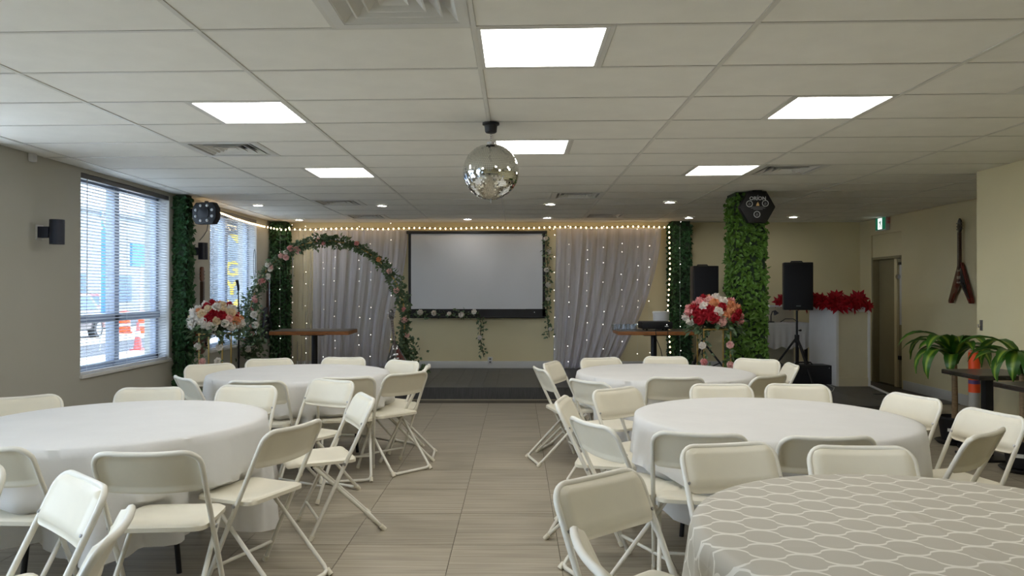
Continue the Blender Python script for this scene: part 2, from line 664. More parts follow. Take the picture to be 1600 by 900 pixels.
plank_cache = {}
i = 0
x = XL
while x < 4.95:
    x1 = min(x + PW, 4.95)
    y0, y1 = stage_span(x + PW / 2)
    if x > 4.42:
        y0 = 8.45 + (x + PW - 4.47) / 0.33 * 1.75 if x + PW < 4.80 else 10.2 + (x + PW - 4.80) / 0.2 * 2.3
        if y0 > YB - 0.2:
            break
    y = y0 - random.random() * 0.9
    while y < y1:
        a, b = max(y, y0), min(y + 1.2, y1)
        y += 1.2
        if b - a < 0.05:
            continue
        MB().box(-PW / 2 + 0.0015, PW / 2 - 0.0015, -(b - a) / 2 + 0.0015, (b - a) / 2 - 0.0015, -0.012, 0).build('plank', 'stage', st, loc=(x + PW / 2, (a + b) / 2, STZ))
    x += PW
    i += 1
MB().box(XL, 3.3, STY - 0.018, STY + 0.012, -0.002, 0.012).build('floor_strip', 'nosing', st)
# riser boards
x = XL
while x < 3.3:
    w = min(1.2, 3.3 - x)
    MB().box(x + 0.002, x + w - 0.002, STY - 0.006, STY, 0.012, STZ - 0.002).build('riser_board', 'stage', st)
    x += 1.2
MB().tube([(4.47, 8.45, STZ + 0.003), (4.80, 10.2, STZ + 0.003)], 0.016, 6).build('edge_nosing', 'trim', st)

# ------------------------------------------------------------------ walls
WT = 0.30
WIN = [(-1.9, -0.1), (1.05, 2.85), (4.00, 5.72), (6.97, 8.77), (9.92, 11.72)]
SILL, HEAD = 0.67, 2.575
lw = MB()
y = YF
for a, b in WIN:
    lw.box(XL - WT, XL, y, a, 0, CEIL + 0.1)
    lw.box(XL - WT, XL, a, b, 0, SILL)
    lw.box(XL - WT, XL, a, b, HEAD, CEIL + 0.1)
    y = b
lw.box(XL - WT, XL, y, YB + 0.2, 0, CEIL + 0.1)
struct(lw.build('wall_left', 'wall_shaded'))
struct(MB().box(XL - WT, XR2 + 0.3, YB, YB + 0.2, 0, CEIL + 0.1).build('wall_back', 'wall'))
# right wall, near part and set-back part with the door recess
rw = MB()
rw.box(XR, XR2 + 0.3, YF, YCORNER, 0, CEIL + 0.1)
struct(rw.build('wall_right', 'wall', bevel=None))
rw = MB()
D0, D1, DTOP = 11.2, 12.15, 2.36
rw.box(XR2, XR2 + 0.3, YCORNER, D0, 0, CEIL + 0.1)
rw.box(XR2, XR2 + 0.3, D1, YB + 0.1, 0, CEIL + 0.1)
rw.box(XR2, XR2 + 0.3, D0, D1, DTOP, CEIL + 0.1)
rw.box(XR2 + 0.2, XR2 + 0.3, D0, D1, 0, DTOP)
struct(rw.build('wall_far_right', 'wall'))
# wall behind the camera with shop windows
wf = MB()
fo = []
x = XL - WT
for a, b in fo:
    wf.box(x, a, YF - 0.2, YF, 0, CEIL + 0.1)
    wf.box(a, b, YF - 0.2, YF, 0, 0.6)
    wf.box(a, b, YF - 0.2, YF, 2.4, CEIL + 0.1)
    x = b
wf.box(x, XR2 + 0.3, YF - 0.2, YF, 0, CEIL + 0.1)
struct(wf.build('wall_front', 'wall'))

# baseboards
struct(MB().box(-3.7, 4.9, YB - 0.018, YB, STZ, STZ + 0.12).build('baseboard_back', 'trim', bevel=0.004))
struct(MB().box(XR2 - 0.016, XR2, YCORNER, D0 - 0.06, 0, 0.14).build('baseboard_right', 'trim', bevel=0.004))
struct(MB().box(XR - 0.016, XR, YF, YCORNER, 0, 0.14).build('baseboard_near_right', 'trim', bevel=0.004))
struct(MB().box(XL, XL + 0.016, YF, STY, 0, 0.12).build('baseboard_left', 'trim', bevel=0.004))

# ------------------------------------------------------------------ door in the right wall
dr = struct(link('door_1', None, loc=(XR2, 0, 0)))
MB().box(0.02, 0.05, D0 + 0.02, D1, 2.0, DTOP).build('transom_panel', 'wall', dr, bevel=0.004)
MB().box(0.0, 0.13, D1 - 0.05, D1, 0.0, 2.0).build('door_frame', 'doorc', dr, bevel=0.004)
MB().box(0.0, 0.13, D0 + 0.05, D1, 1.96, 2.0).build('door_frame', 'doorc', dr, bevel=0.004)
MB().box(0.10, 0.145, 11.52, D1 - 0.05, 0.01, 1.96).build('door_panel', 'doorc', dr, bevel=0.004)
MB().box(0.05, 0.14, 11.44, 11.52, 0.0, 1.96).build('door_frame', 'wall', dr, bevel=0.004)
pn = MB().box(0.08, 0.12, D0 + 0.02, 11.44, 0.01, 1.94).build('side_leaf', 'doorc', dr, bevel=0.004)
MB().box(0.070, 0.082, D0 + 0.05, 11.40, 0.95, 1.90).build('glass_panel', 'trim', pn, bevel=0.004)
MB().box(0.06, 0.085, D0 + 0.06, 11.42, 1.86, 1.90).build('closer', 'black', pn)
MB().lathe([(0.0, 0), (0.035, 0.01), (0.035, 0.05), (0, 0.06)], 12, TR(0.08, 11.40, 1.68, ry=-PI / 2)).build('handle', 'chrome', pn, smooth=40)
MB().box(0.055, 0.085, 11.35, 11.42, 0.42, 0.48).build('lock', 'black', pn)

# ------------------------------------------------------------------ ceiling
cl = struct(MB().box(XL - WT, XR2 + 0.3, YF - 0.2, YB + 0.3, CEIL + 0.09, CEIL + 0.25).build('ceiling', 'void'))
cols = [COLX0 + COLW * k for k in range(-4, 6)]
full_me = None
special = {}
for k in (0, 4):
    special[(0, k)] = ('led', 0)
for k in (-2, 2, 6):
    special[(-2, k)] = ('led', 1)
    special[(1, k)] = ('led', 1)
special[(-1, -1)] = ('vent', 1)
special[(-2, 4)] = ('vent', 0)
special[(2, 6)] = ('vent', 0)
special[(-2, 10)] = ('vent', 0)
special[(-2, 13)] = ('vent', 0)
special[(0, 9)] = ('vent', 1)
special[(1, 13)] = ('vent', 0)
special[(2, 1)] = ('vent', 1)
G = 0.0135


def sheared(x0, x1, y0, y1, z0, z1):
    vs = []
    for z in (z0, z1):
        for x, y in ((x0, y0), (x1, y0), (x1, y1), (x0, y1)):
            vs.append((x, y - SHEAR * x, z))
    return vs


BF = [(0, 3, 2, 1), (4, 5, 6, 7), (0, 1, 5, 4), (1, 2, 6, 5), (2, 3, 7, 6), (3, 0, 4, 7)]
tile_cache = {}


def ceil_tile(x0, x1, y0, y1):
    w, d = round(x1 - x0 - 2 * G, 3), round(y1 - y0 - 2 * G, 3)
    cx_, cy_ = (x0 + x1) / 2, (y0 + y1) / 2
    loc = (cx_, cy(cx_, cy_), CEIL + 0.004)
    if (w, d) not in tile_cache:
        o = MB().add(sheared(-w / 2, w / 2, -d / 2, d / 2, 0, 0.014), BF).build('ceiling_tile', 'ceil', cl, loc=loc)
        tile_cache[(w, d)] = o.data
    else:
        link('ceiling_tile', tile_cache[(w, d)], cl, loc)


KMIN, KMAX = -11, 16
for c in range(-4, 5):
    x0, x1 = COLX0 + COLW * c, COLX0 + COLW * (c + 1)
    x0c, x1c = max(x0, XL), min(x1, XR2)
    for k in range(KMIN, KMAX):
        y0, y1 = ROWY0 + ROWD * k, ROWY0 + ROWD * (k + 1)
        if x0 > XR and y1 < YCORNER - 0.6:
            continue
        if y0 > YB + 0.1:
            continue
        y1 = min(y1, YB + 0.2)
        sp = special.get((c, k))
        if sp is None:
            ceil_tile(x0c, x1c, y0, y1)
        else:
            xm = (x0 + x1) / 2
            if sp[1] == 0:
                ceil_tile(xm, x1, y0, y1)
            else:
                ceil_tile(x0, xm, y0, y1)
# metal grid: runners along the room and cross tees
for xx in cols:
    if xx < XL or xx > XR2:
        continue
    MB().add(sheared(xx - 0.012, xx + 0.012, cy(-xx, YF), YB + 0.2, CEIL, CEIL + 0.03), BF).build('grid_runner', 'grid', cl)
tee = None
for k in range(KMIN, KMAX + 1):
    y0 = ROWY0 + ROWD * k
    if y0 > YB + 0.1:
        continue
    tt = MB().add(sheared(XL, XR2, y0 - 0.010, y0 + 0.010, CEIL + 0.001, CEIL + 0.03), BF).build('grid_tee', 'grid', cl)
for (c, k), (kind, half) in special.items():
    xm = COLX0 + COLW * (c + 0.5)
    y0 = ROWY0 + ROWD * k
    MB().add(sheared(xm - 0.011, xm + 0.011, y0, y0 + ROWD, CEIL + 0.001, CEIL + 0.03), BF).build('grid_tee', 'grid', cl)

# ------------------------------------------------------------------ LED panels and vents
led_lab = {(0, 0): 'white square LED ceiling panel nearest the front, ahead of the mirror ball',
           (0, 4): 'lit LED ceiling panel partly behind the mirror ball',
           (-2, 2): 'lit LED ceiling panel nearer of the two on the left side',
           (-2, 6): 'lit LED ceiling panel farther of the two on the left side',
           (1, 2): 'lit LED ceiling panel nearer of the two on the right side',
           (1, 6): 'lit LED ceiling panel on the right beside a square air vent',
           (0, -4): 'centre LED ceiling panel just behind the camera', (0, -8): 'centre LED ceiling panel at the far rear end',
           (-2, -2): 'left LED ceiling panel above the camera position', (-2, -6): 'left LED ceiling panel at the rear of the room',
           (1, -2): 'right LED ceiling panel above the camera position', (1, -6): 'right LED ceiling panel at the rear of the room'}
vent_lab = {(-1, -1): 'large square four-way ceiling diffuser nearest the camera',
            (-2, 4): 'square louvred ceiling vent near the left window wall',
            (2, 6): 'square louvred ceiling vent beside the right LED panel',
            (-2, 10): 'dark ceiling vent left above the flower arch',
            (-2, 13): 'small far ceiling vent on the left above the back wall',
            (0, 9): 'pale ceiling vent right of the mirror ball',
            (1, 13): 'small far dark ceiling vent above the right curtain',
            (2, 1): 'flat ceiling vent cut by the right picture edge'}


def sring(h0, h1, z0, z1):
    """square ring frustum between half sizes h0 (outer, z0) and h1 (inner, z1)"""
    vs = []
    for h, z in ((h0, z0), (h1, z1)):
        for x, y in ((-h, -h), (h, -h), (h, h), (-h, h)):
            vs.append((x, y - SHEAR * x, z))
    return vs, [(i, (i + 1) % 4, 4 + (i + 1) % 4, 4 + i) for i in range(4)]


for (c, k), (kind, half) in special.items():
    xm = COLX0 + COLW * c + ROWD * (half + 0.5)
    ym = ROWY0 + ROWD * (k + 0.5)
    lc = (xm, cy(xm, ym), CEIL)
    if kind == 'led':
        t = thing('ceiling_light', led_lab[(c, k)], 'ceiling light', lc, 0, 'LED ceiling panels')
        mb = MB()
        for a, b in ((0.293, 0.275), (0.275, 0.275)):
            vs, fs = sring(a, b, 0.001, 0.012 if a == b else 0.001)
            mb.add(vs, fs)
        vs, fs = sring(0.293, 0.293, 0.001, 0.05)
        mb.add(vs, fs)
        mb.build('frame', 'white_metal', t)
        h = 0.276
        MB().add([(-h, -h + SHEAR * h, 0.006), (h, -h - SHEAR * h, 0.006), (h, h - SHEAR * h, 0.006), (-h, h + SHEAR * h, 0.006)], [(0, 3, 2, 1)]).build('diffuser', 'led', t)
    else:
        t = thing('ceiling_vent', vent_lab[(c, k)], 'vent', lc, 0, 'square ceiling vents')
        mb = MB()
        vs, fs = sring(0.295, 0.25, 0.0, 0.0)
        mb.add(vs, fs)
        vs, fs = sring(0.25, 0.25, 0.0, 0.06)
        mb.add(vs, fs)
        mb.build('frame', 'white_metal', t)
        big = (c, k) == (-1, -1)
        for q, (a, b) in enumerate(((0.252, 0.19), (0.185, 0.13), (0.122, 0.07)) if big else ((0.225, 0.205), (0.165, 0.145), (0.105, 0.085))):
            mb = MB()
            zt = 0.07 if big else 0.035
            vs, fs = sring(a, b - 0.012, 0.003, zt)
            mb.add(vs, fs)
            vs, fs = sring(a - 0.008, b - 0.020, 0.003, zt + 0.001)
            mb.add(vs, fs)
            vs, fs = sring(a, a - 0.008, 0.003, 0.003)
            mb.add(vs, fs)
            mb.build('louvre', 'white_metal', t)
        mb = MB()
        vs, fs = sring(0.058, 0.02, 0.006, 0.03)
        mb.add(vs, fs)
        mb.add([(-0.02, -0.02, 0.03), (0.02, -0.02, 0.03), (0.02, 0.02, 0.03), (-0.02, 0.02, 0.03)], [(0, 1, 2, 3)])
        mb.build('centre_cone', 'white_metal', t)
        MB().box(-0.29, 0.29, -0.28, 0.28, 0.08, 0.085).build('duct', 'white_metal' if big else 'void', t)

# recessed downlights
dl_lab = ['recessed downlight near the left wall above the flower bouquet', 'recessed downlight left of the mirror ball over the arch',
          'small far downlight above the left pillar', 'small far downlight above the projection screen centre',
          'recessed downlight just right of the mirror ball', 'recessed downlight left of the right ivy column',
          'small far downlight above the right end of the screen', 'small far downlight above the back right pillar',
          'recessed downlight right of the hexagonal black box']
for (x, y), lb in zip([(-3.45, 9.95), (-1.81, 10.02), (-3.5, 12.0), (-0.79, 11.9), (0.44, 9.88), (1.97, 9.66), (0.47, 11.7), (2.68, 11.7), (4.27, 11.6)], dl_lab):
    t = thing('downlight', lb, 'downlight', (x, y, CEIL), 0, 'recessed downlights over the stage')
    MB().lathe([(0.085, 0.002), (0.085, -0.006), (0.062, -0.009), (0.055, 0.0)], 20, cap=False).build('trim_ring', 'white_metal', t, smooth=40)
    MB().lathe([(0.055, -0.002), (0.03, -0.004), (0.001, -0.005)], 16).build('lens', 'down', t, smooth=60)

# ------------------------------------------------------------------ windows and blinds
winlab = {3: 'venetian blind', 4: 'venetian blind'}


def rect_bar(mb, x0, x1, y0, y1, z0, z1):
    mb.box(x0, x1, y0, y1, z0, z1)


for w, (a, b) in enumerate(WIN):
    wn = struct(link('window_%d' % (w + 1), None, loc=(XL, 0, 0)))
    xo0, xo1 = -0.20, -0.13
    ym = a + (b - a) * 0.47
    zt = 1.19
    f = MB()
    f.box(xo0, xo1, a, a + 0.06, SILL, HEAD)
    f.box(xo0, xo1, b - 0.07, b, SILL, HEAD)
    f.box(xo0, xo1, a, b, SILL, SILL + 0.07)
    f.box(xo0, xo1, a, b, HEAD - 0.06, HEAD)
    f.build('window_frame', 'frame', wn, bevel=0.006)
    MB().box(xo0 - 0.01, xo1 + 0.02, ym - 0.045, ym + 0.045, SILL, HEAD).build('mullion', 'frame', wn, bevel=0.006)
    MB().box(xo0 - 0.01, xo1 + 0.02, a, b, zt - 0.04, zt + 0.04).build('transom_bar', 'frame', wn, bevel=0.006)
    for (ya, yb) in ((a + 0.05, ym - 0.04), (ym + 0.04, b - 0.06)):
        for (za, zb) in ((SILL + 0.06, zt - 0.035), (zt + 0.035, HEAD - 0.05)):
            MB().box(-0.168, -0.164, ya, yb, za, zb).build('pane', 'dimming_glass' if w >= 3 else 'glass', wn)
    MB().box(-0.13, 0.025, a - 0.01, b + 0.01, SILL - 0.03, SILL + 0.004).build('window_sill', 'trim', wn, bevel=0.005)
    MB().box(-0.13, -0.005, b - 0.012, b + 0.001, SILL, HEAD).build('jamb', 'trim', wn)
    if w < 2:  # the third window, out of view, has a blind added to cut daylight
        continue
    lb = {2: 'unseen white venetian blind added to dim the window left of the camera', 3: 'wide white venetian blind on the nearer left window',
          4: 'white venetian blind on the far left window behind the bouquet'}[w]
    t = thing('venetian_blind', lb, 'window blind', (XL - 0.035, (a + b) / 2, SILL), 0, 'white venetian blinds')
    hw = (b - a) / 2 - 0.012
    MB().box(-0.028, 0.028, -hw, hw, HEAD - SILL - 0.05, HEAD - SILL - 0.002).build('headrail', 'rail', t, bevel=0.004)
    MB().box(-0.014, 0.014, -hw, hw, 0.008, 0.026).build('bottom_rail', 'slat', t, bevel=0.003)
    pitch = 0.0315
    n = int((HEAD - SILL - 0.10) / pitch)
    sm = MB()
    tl = R(20)
    for q in range(5):
        u = (q / 4 - 0.5) * 0.030
        zz = 0.0025 * (1 - (2 * u / 0.030) ** 2)
        for yy in (-hw, hw):
            sm.V.append((u * math.cos(tl) - zz * math.sin(tl), yy, u * math.sin(tl) + zz * math.cos(tl)))
    for q in range(4):
        sm.F.append((2 * q, 2 * q + 1, 2 * q + 3, 2 * q + 2))
    o0 = None
    for q in range(n):
        z = 0.045 + q * pitch
        if o0 is None:
            o0 = sm.build('slat', 'slat', t, smooth=60, loc=(0, 0, z))
        else:
            link('slat', o0.data, t, (0, 0, z))
    for yy in (-hw + 0.15, 0.0, hw - 0.15):
        MB().tube([(0.0, yy, 0.02), (0.0, yy, HEAD - SILL - 0.04)], 0.0016, 4).build('ladder_cord', 'slat', t)
    MB().tube([(0.02, -hw + 0.12, 0.75), (0.02, -hw + 0.12, HEAD - SILL - 0.05)], 0.004, 6).build('tilt_wand', 'slat', t)
    if w == 4:
        pts = []
        for q in range(25):
            aa = 2 * PI * q / 24
            pts.append((0.035, hw - 0.10 + 0.05 * math.cos(aa), 1.22 + 0.22 * math.sin(aa)))
        MB().tube(pts[:-1], 0.004, 5, closed=True).build('pull_cord', 'black', t)

# ------------------------------------------------------------------ folding chair
def rounded_rows(y0, y1, W, r0, r1, n=12):
    """rows (y, half width) of a rounded rectangle; r0 corner radius at y0, r1 at y1"""
    ys = []
    for i in range(6):
        a = PI / 2 * i / 5
        ys.append((y0 + r0 * (1 - math.cos(a)), W - r0 + r0 * math.sin(a)))
    m = 4
    for i in range(1, m):
        ys.append((y0 + r0 + (y1 - r1 - y0 - r0) * i / m, W))
    for i in range(6):
        a = PI / 2 * (1 - i / 5)
        ys.append((y1 - r1 * (1 - math.cos(a)), W - r1 + r1 * math.sin(a)))
    return ys


def sst(e):
    e = max(0.0, min(1.0, e))
    return e * e * (3 - 2 * e)


def slab(mb, rows, y0, y1, topf, botf, place, nu=13):
    top, bot = [], []
    base = len(mb.V)
    for (y, hw) in rows:
        for i in range(nu):
            u = -1 + 2 * i / (nu - 1)
            u = math.copysign(abs(u) ** 0.75, u)
            x = u * hw
            ins = min(hw - abs(x), y - y0, y1 - y)
            top.append(place(x, y, topf(x, y, ins)))
            bot.append(place(x, y, botf(x, y, ins)))
    nr = len(rows)
    T = len(top)
    fs = []
    for j in range(nr - 1):
        for i in range(nu - 1):
            a, b, c, d = j * nu + i, j * nu + i + 1, (j + 1) * nu + i + 1, (j + 1) * nu + i
            fs.append((a, b, c, d))
            fs.append((T + a, T + d, T + c, T + b))
    loop = [i for i in range(nu)] + [j * nu + nu - 1 for j in range(1, nr)] + [(nr - 1) * nu + i for i in range(nu - 2, -1, -1)] + [j * nu for j in range(nr - 2, 0, -1)]
    for q in range(len(loop)):
        a, b = loop[q], loop[(q + 1) % len(loop)]
        fs.append((a, T + a, T + b, b))
    mb.add(top + bot, fs)
    return mb


FW = 0.216                    # half width between the back tubes
SD, CD = 0.4427, 0.8967       # slope of the back tube


def bp(x, s, o=0.0):
    return (x, -0.20 + SD * s + CD * o, 0.79 - CD * s + SD * o)


def bow(x):
    return -0.022 * (1 - (x / FW) ** 2)


def make_chair():
    t = link('folding_chair', None)
    pts = [bp(-FW, 0.40), bp(-FW, 0.22)]
    for i in range(7):
        a = PI / 2 * i / 6
        x = -FW + 0.07 * (1 - math.cos(a))
        pts.append(bp(x, 0.075 - 0.07 * math.sin(a) + 0.006, bow(x)))
    for i in range(1, 6):
        x = -FW + 0.07 + (2 * FW - 0.14) * i / 6
        pts.append(bp(x, 0.011, bow(x)))
    pts += [(-p[0], p[1], p[2]) for p in reversed(pts[:9])]
    MB().tube(pts, 0.0118, 8).build('back_frame', 'chair_tube', t, smooth=50)
    for sx in (-1, 1):
        leg = MB().tube([bp(sx * FW, 0.40), bp(sx * FW, 0.862)], 0.0118, 8).build('leg', 'chair_tube', t, smooth=50)
        MB().tube([bp(sx * FW, 0.845), bp(sx * FW, 0.874)], 0.0155, 8).build('foot_cap', 'plastic', leg, smooth=50)
        MB().tube([(sx * (FW - 0.004), -0.012, 0.423), (sx * (FW + 0.016), -0.012, 0.423)], 0.009, 8).build('pivot_bolt', 'steel', t, smooth=50)
    MB().tube([bp(-FW, 0.755), bp(FW, 0.755)], 0.009, 8).build('crossbar', 'chair_tube', t, smooth=50)
    RW = FW - 0.030
    for sx in (-1, 1):
        a, b = Vector((sx * RW, 0.16, 0.418)), Vector((sx * RW, -0.225, 0.045))
        path = [a, a.lerp(b, 0.5), b, Vector((sx * (RW - 0.008), -0.245, 0.026)), Vector((sx * (RW - 0.035), -0.252, 0.016))]
        leg = MB().tube(path, 0.0112, 8).build('leg', 'chair_tube', t, smooth=60)
        MB().tube([(sx * RW, -0.242, 0.029), (sx * RW, -0.268, 0.003)], 0.0155, 8).build('foot_cap', 'plastic', leg, smooth=50)
    MB().tube([(-RW + 0.035, -0.252, 0.016), (RW - 0.035, -0.252, 0.016)], 0.0112, 8).build('floor_bar', 'chair_tube', t, smooth=50)
    # back panel
    S0, S1 = 0.004, 0.205
    rows = rounded_rows(S0, S1, FW - 0.003, 0.068, 0.030)
    mb = MB()
    slab(mb, rows, S0, S1,
         lambda x, s, e: bow(x) + 0.006 + 0.018 * sst((e - 0.016) / 0.010),
         lambda x, s, e: bow(x) - 0.006 + 0.011 * sst((e - 0.008) / 0.016), lambda x, s, o: bp(x, s, o))
    bk = mb.build('backrest', 'plastic', t, smooth=55)
    for sx in (-1, 1):
        MB().tube([bp(sx * (FW - 0.006), 0.165, 0.008), bp(sx * (FW - 0.006), 0.165, 0.016)], 0.006, 6).build('rivet', 'steel', bk)
    # seat
    Y0, Y1 = -0.095, 0.30
    rows = rounded_rows(Y0, Y1, FW - 0.014, 0.05, 0.11)
    mb = MB()

    def top(x, y, e):
        q = (y - Y0) / (Y1 - Y0)
        return 0.452 - 0.012 * (1 - (x / FW) ** 2) * math.sin(PI * min(1, q * 1.15)) - 0.03 * max(0, (q - 0.80) / 0.2) ** 2 - 0.010 * (1 - sst(e / 0.014))

    def bot(x, y, e):
        q = (y - Y0) / (Y1 - Y0)
        return 0.424 - 0.022 * max(0, (q - 0.80) / 0.2) ** 2 + 0.012 * sst((e - 0.012) / 0.02)
    slab(mb, rows, Y0, Y1, top, bot, lambda x, y, z: (x, y, z))
    mb.build('seat', 'plastic', t, smooth=55)
    t.scale = (1.0, 1.0, 1.025)
    return t


# tables: centre x, y; cloth seed
TAB = {'A': (1.45, 4.28), 'B': (1.30, 6.62), 'C': (1.30, 2.18), 'D': (-2.19, 4.13), 'E': (-1.90, 6.55)}
# chairs: key, table it serves, back-top position (x, y), facing direction, label
G_ = {'A': 'chairs around the right middle table', 'B': 'chairs around the right far table', 'C': 'chairs around the patterned table',
      'D': 'chairs around the left near table', 'E': 'chairs around the left far table', 'F': 'chairs in the near left corner'}
CH = [
    ('D', -1.53, 3.07, (-0.08, 1.0), 'white folding chair seen squarely from behind at the left near table'),
    ('D', -1.09, 3.70, (-0.92, 0.38), 'white folding chair by the aisle, backrest rear showing, nearest the camera at left table'),
    ('D', -0.95, 4.72, (-0.90, -0.43), 'white folding chair turned side-on, farthest out into the aisle on the left'),
    ('D', -1.36, 5.55, (-0.50, -0.87), 'white folding chair facing front between the two left tables, beside the aisle'),
    ('D', -1.875, 5.22, (-0.12, -1.0), 'white folding chair behind the left near table, right one of the back row'),
    ('D', -2.50, 5.10, (0.15, -1.0), 'white folding chair behind the left near table, below the window corner'),
    ('D', -3.10, 4.66, (0.62, -0.78), 'white folding chair at the far left behind the near table, cut by picture edge'),
    ('D', -2.28, 3.16, (0.05, 1.0), 'white folding chair seen from behind at the left picture edge'),
    ('F', -2.14, 2.86, (-0.15, -0.99), 'white folding chair with only its backrest end in view at the left edge'),
    ('F', -1.52, 2.63, (-0.66, -0.75), 'white folding chair in the bottom left corner with bright backrest facing left'),
    ('F', -1.14, 2.14, (-0.955, -0.29), 'white folding chair seen edge-on, lowest in the bottom left corner'),
    ('E', -2.56, 5.72, (0.73, 0.68), 'white folding chair left of the far left table, lowest by the ivy column'),
    ('E', -2.78, 6.75, (0.60, -0.80), 'white folding chair at the far left table in front of the left ivy column'),
    ('E', -2.42, 7.30, (0.35, -0.94), 'white folding chair behind the far left table under the bouquet, left of the bar post'),
    ('E', -1.72, 7.45, (-0.05, -1.0), 'white folding chair behind the far left table beneath the wooden table'),
    ('E', -1.07, 7.10, (-0.62, -0.78), 'white folding chair at the far left table beside the right foot of the arch'),
    ('E', -0.885, 6.06, (-0.72, 0.69), 'white folding chair by the aisle at the far left table with beige backrest rear'),
    ('E', -0.79, 6.60, (-0.97, -0.05), 'white folding chair seen edge-on at the far left table, farthest into the aisle'),
    ('E', -1.93, 5.52, (0.02, 1.0), 'white folding chair seen from behind at the front of the far left table'),
    ('E', -1.31, 5.74, (-0.22, 0.97), 'white folding chair half hidden behind another, front right of the far left table'),
    ('A', 0.85, 3.50, (0.20, 0.98), 'white folding chair seen from behind at the left front of the right middle table'),
    ('A', 0.365, 3.80, (0.90, 0.43), 'white folding chair by the aisle at the right middle table with pale backrest rear'),
    ('A', 0.27, 4.58, (0.97, -0.22), 'white folding chair seen edge-on at the aisle side of the right middle table'),
    ('A', 0.66, 5.08, (0.60, -0.80), 'white folding chair behind left of the right middle table, facing front'),
    ('A', 1.44, 5.32, (0.0, -1.0), 'white folding chair centred behind the right middle table'),
    ('A', 1.98, 5.32, (-0.15, -0.99), 'white folding chair right of centre behind the right middle table'),
    ('A', 2.51, 4.74, (-0.95, -0.30), 'white folding chair right of the middle table, in front of the exit door'),
    ('A', 2.60, 4.10, (-0.98, -0.20), 'white folding chair at the right edge in front of the plants'),
    ('A', 2.22, 3.54, (-0.62, 0.78), 'white folding chair at right with beige backrest rear, overlapping another chair'),
    ('A', 1.42, 3.42, (0.02, 1.0), 'white folding chair backing onto the patterned table, only its arched top showing'),
    ('C', 0.28, 2.68, (0.64, -0.77), 'large white folding chair nearest the aisle in front, left of the patterned table'),
    ('C', 1.45, 3.19, (-0.05, -1.0), 'white folding chair directly behind the patterned tablecloth'),
    ('C', 0.90, 3.24, (0.22, -0.98), 'white folding chair behind left of the patterned tablecloth'),
    ('C', 0.18, 1.93, (0.98, 0.12), 'white folding chair edge-on at the bottom middle edge of the picture'),
    ('B', 0.82, 7.42, (0.32, -0.95), 'white folding chair behind the right far table, in front of the right curtain'),
    ('B', 1.49, 7.55, (-0.02, -1.0), 'white folding chair behind the right far table under the black projector'),
    ('B', 2.34, 7.30, (-0.55, -0.83), 'white folding chair at the right far table in front of the right ivy column'),
    ('B', 2.49, 6.78, (-0.99, 0.10), 'white folding chair edge-on at the right far table beside the black amplifier'),
    ('B', 1.99, 5.88, (-0.58, 0.81), 'white folding chair with shaded rear at the right front of the far right table'),
    ('B', 1.22, 5.76, (0.05, 1.0), 'white folding chair seen from behind at the front of the far right table'),
    ('B', 0.52, 5.53, (0.78, 0.63), 'white folding chair at the left front of the far right table, rear showing'),
    ('B', 0.19, 6.42, (0.97, 0.24), 'white folding chair edge-on standing farthest into the aisle at right'),
    ('B', 0.31, 6.95, (0.92, -0.38), 'white folding chair at the far right table beside the stage edge'),
]
chair0 = make_chair()
CHAIRS = []
for i, (tb, x, y, (fx, fy), lb) in enumerate(CH):
    l = math.hypot(fx, fy)
    fx, fy = fx / l, fy / l
    o = chair0 if i == 0 else copy_tree(chair0)
    o.location = (x + 0.20 * fx, y + 0.20 * fy, 0)
    o.rotation_euler = (0, 0, math.atan2(-fx, fy))
    tag(o, lb, 'chair', G_[tb])
    CHAIRS.append((o.location.x, o.location.y, fx, fy))


# ------------------------------------------------------------------ round tables and cloths
def in_chair(px, py, pz):
    for (ox, oy, fx, fy) in CHAIRS:
        dx, dy = px - ox, py - oy
        ly = dx * fx + dy * fy
        if ly < -0.12 or ly > 0.315:
            continue
        lx = dx * fy - dy * fx
        if abs(lx) > 0.228:
            continue
        if pz < 0.475:
            return True
    return False


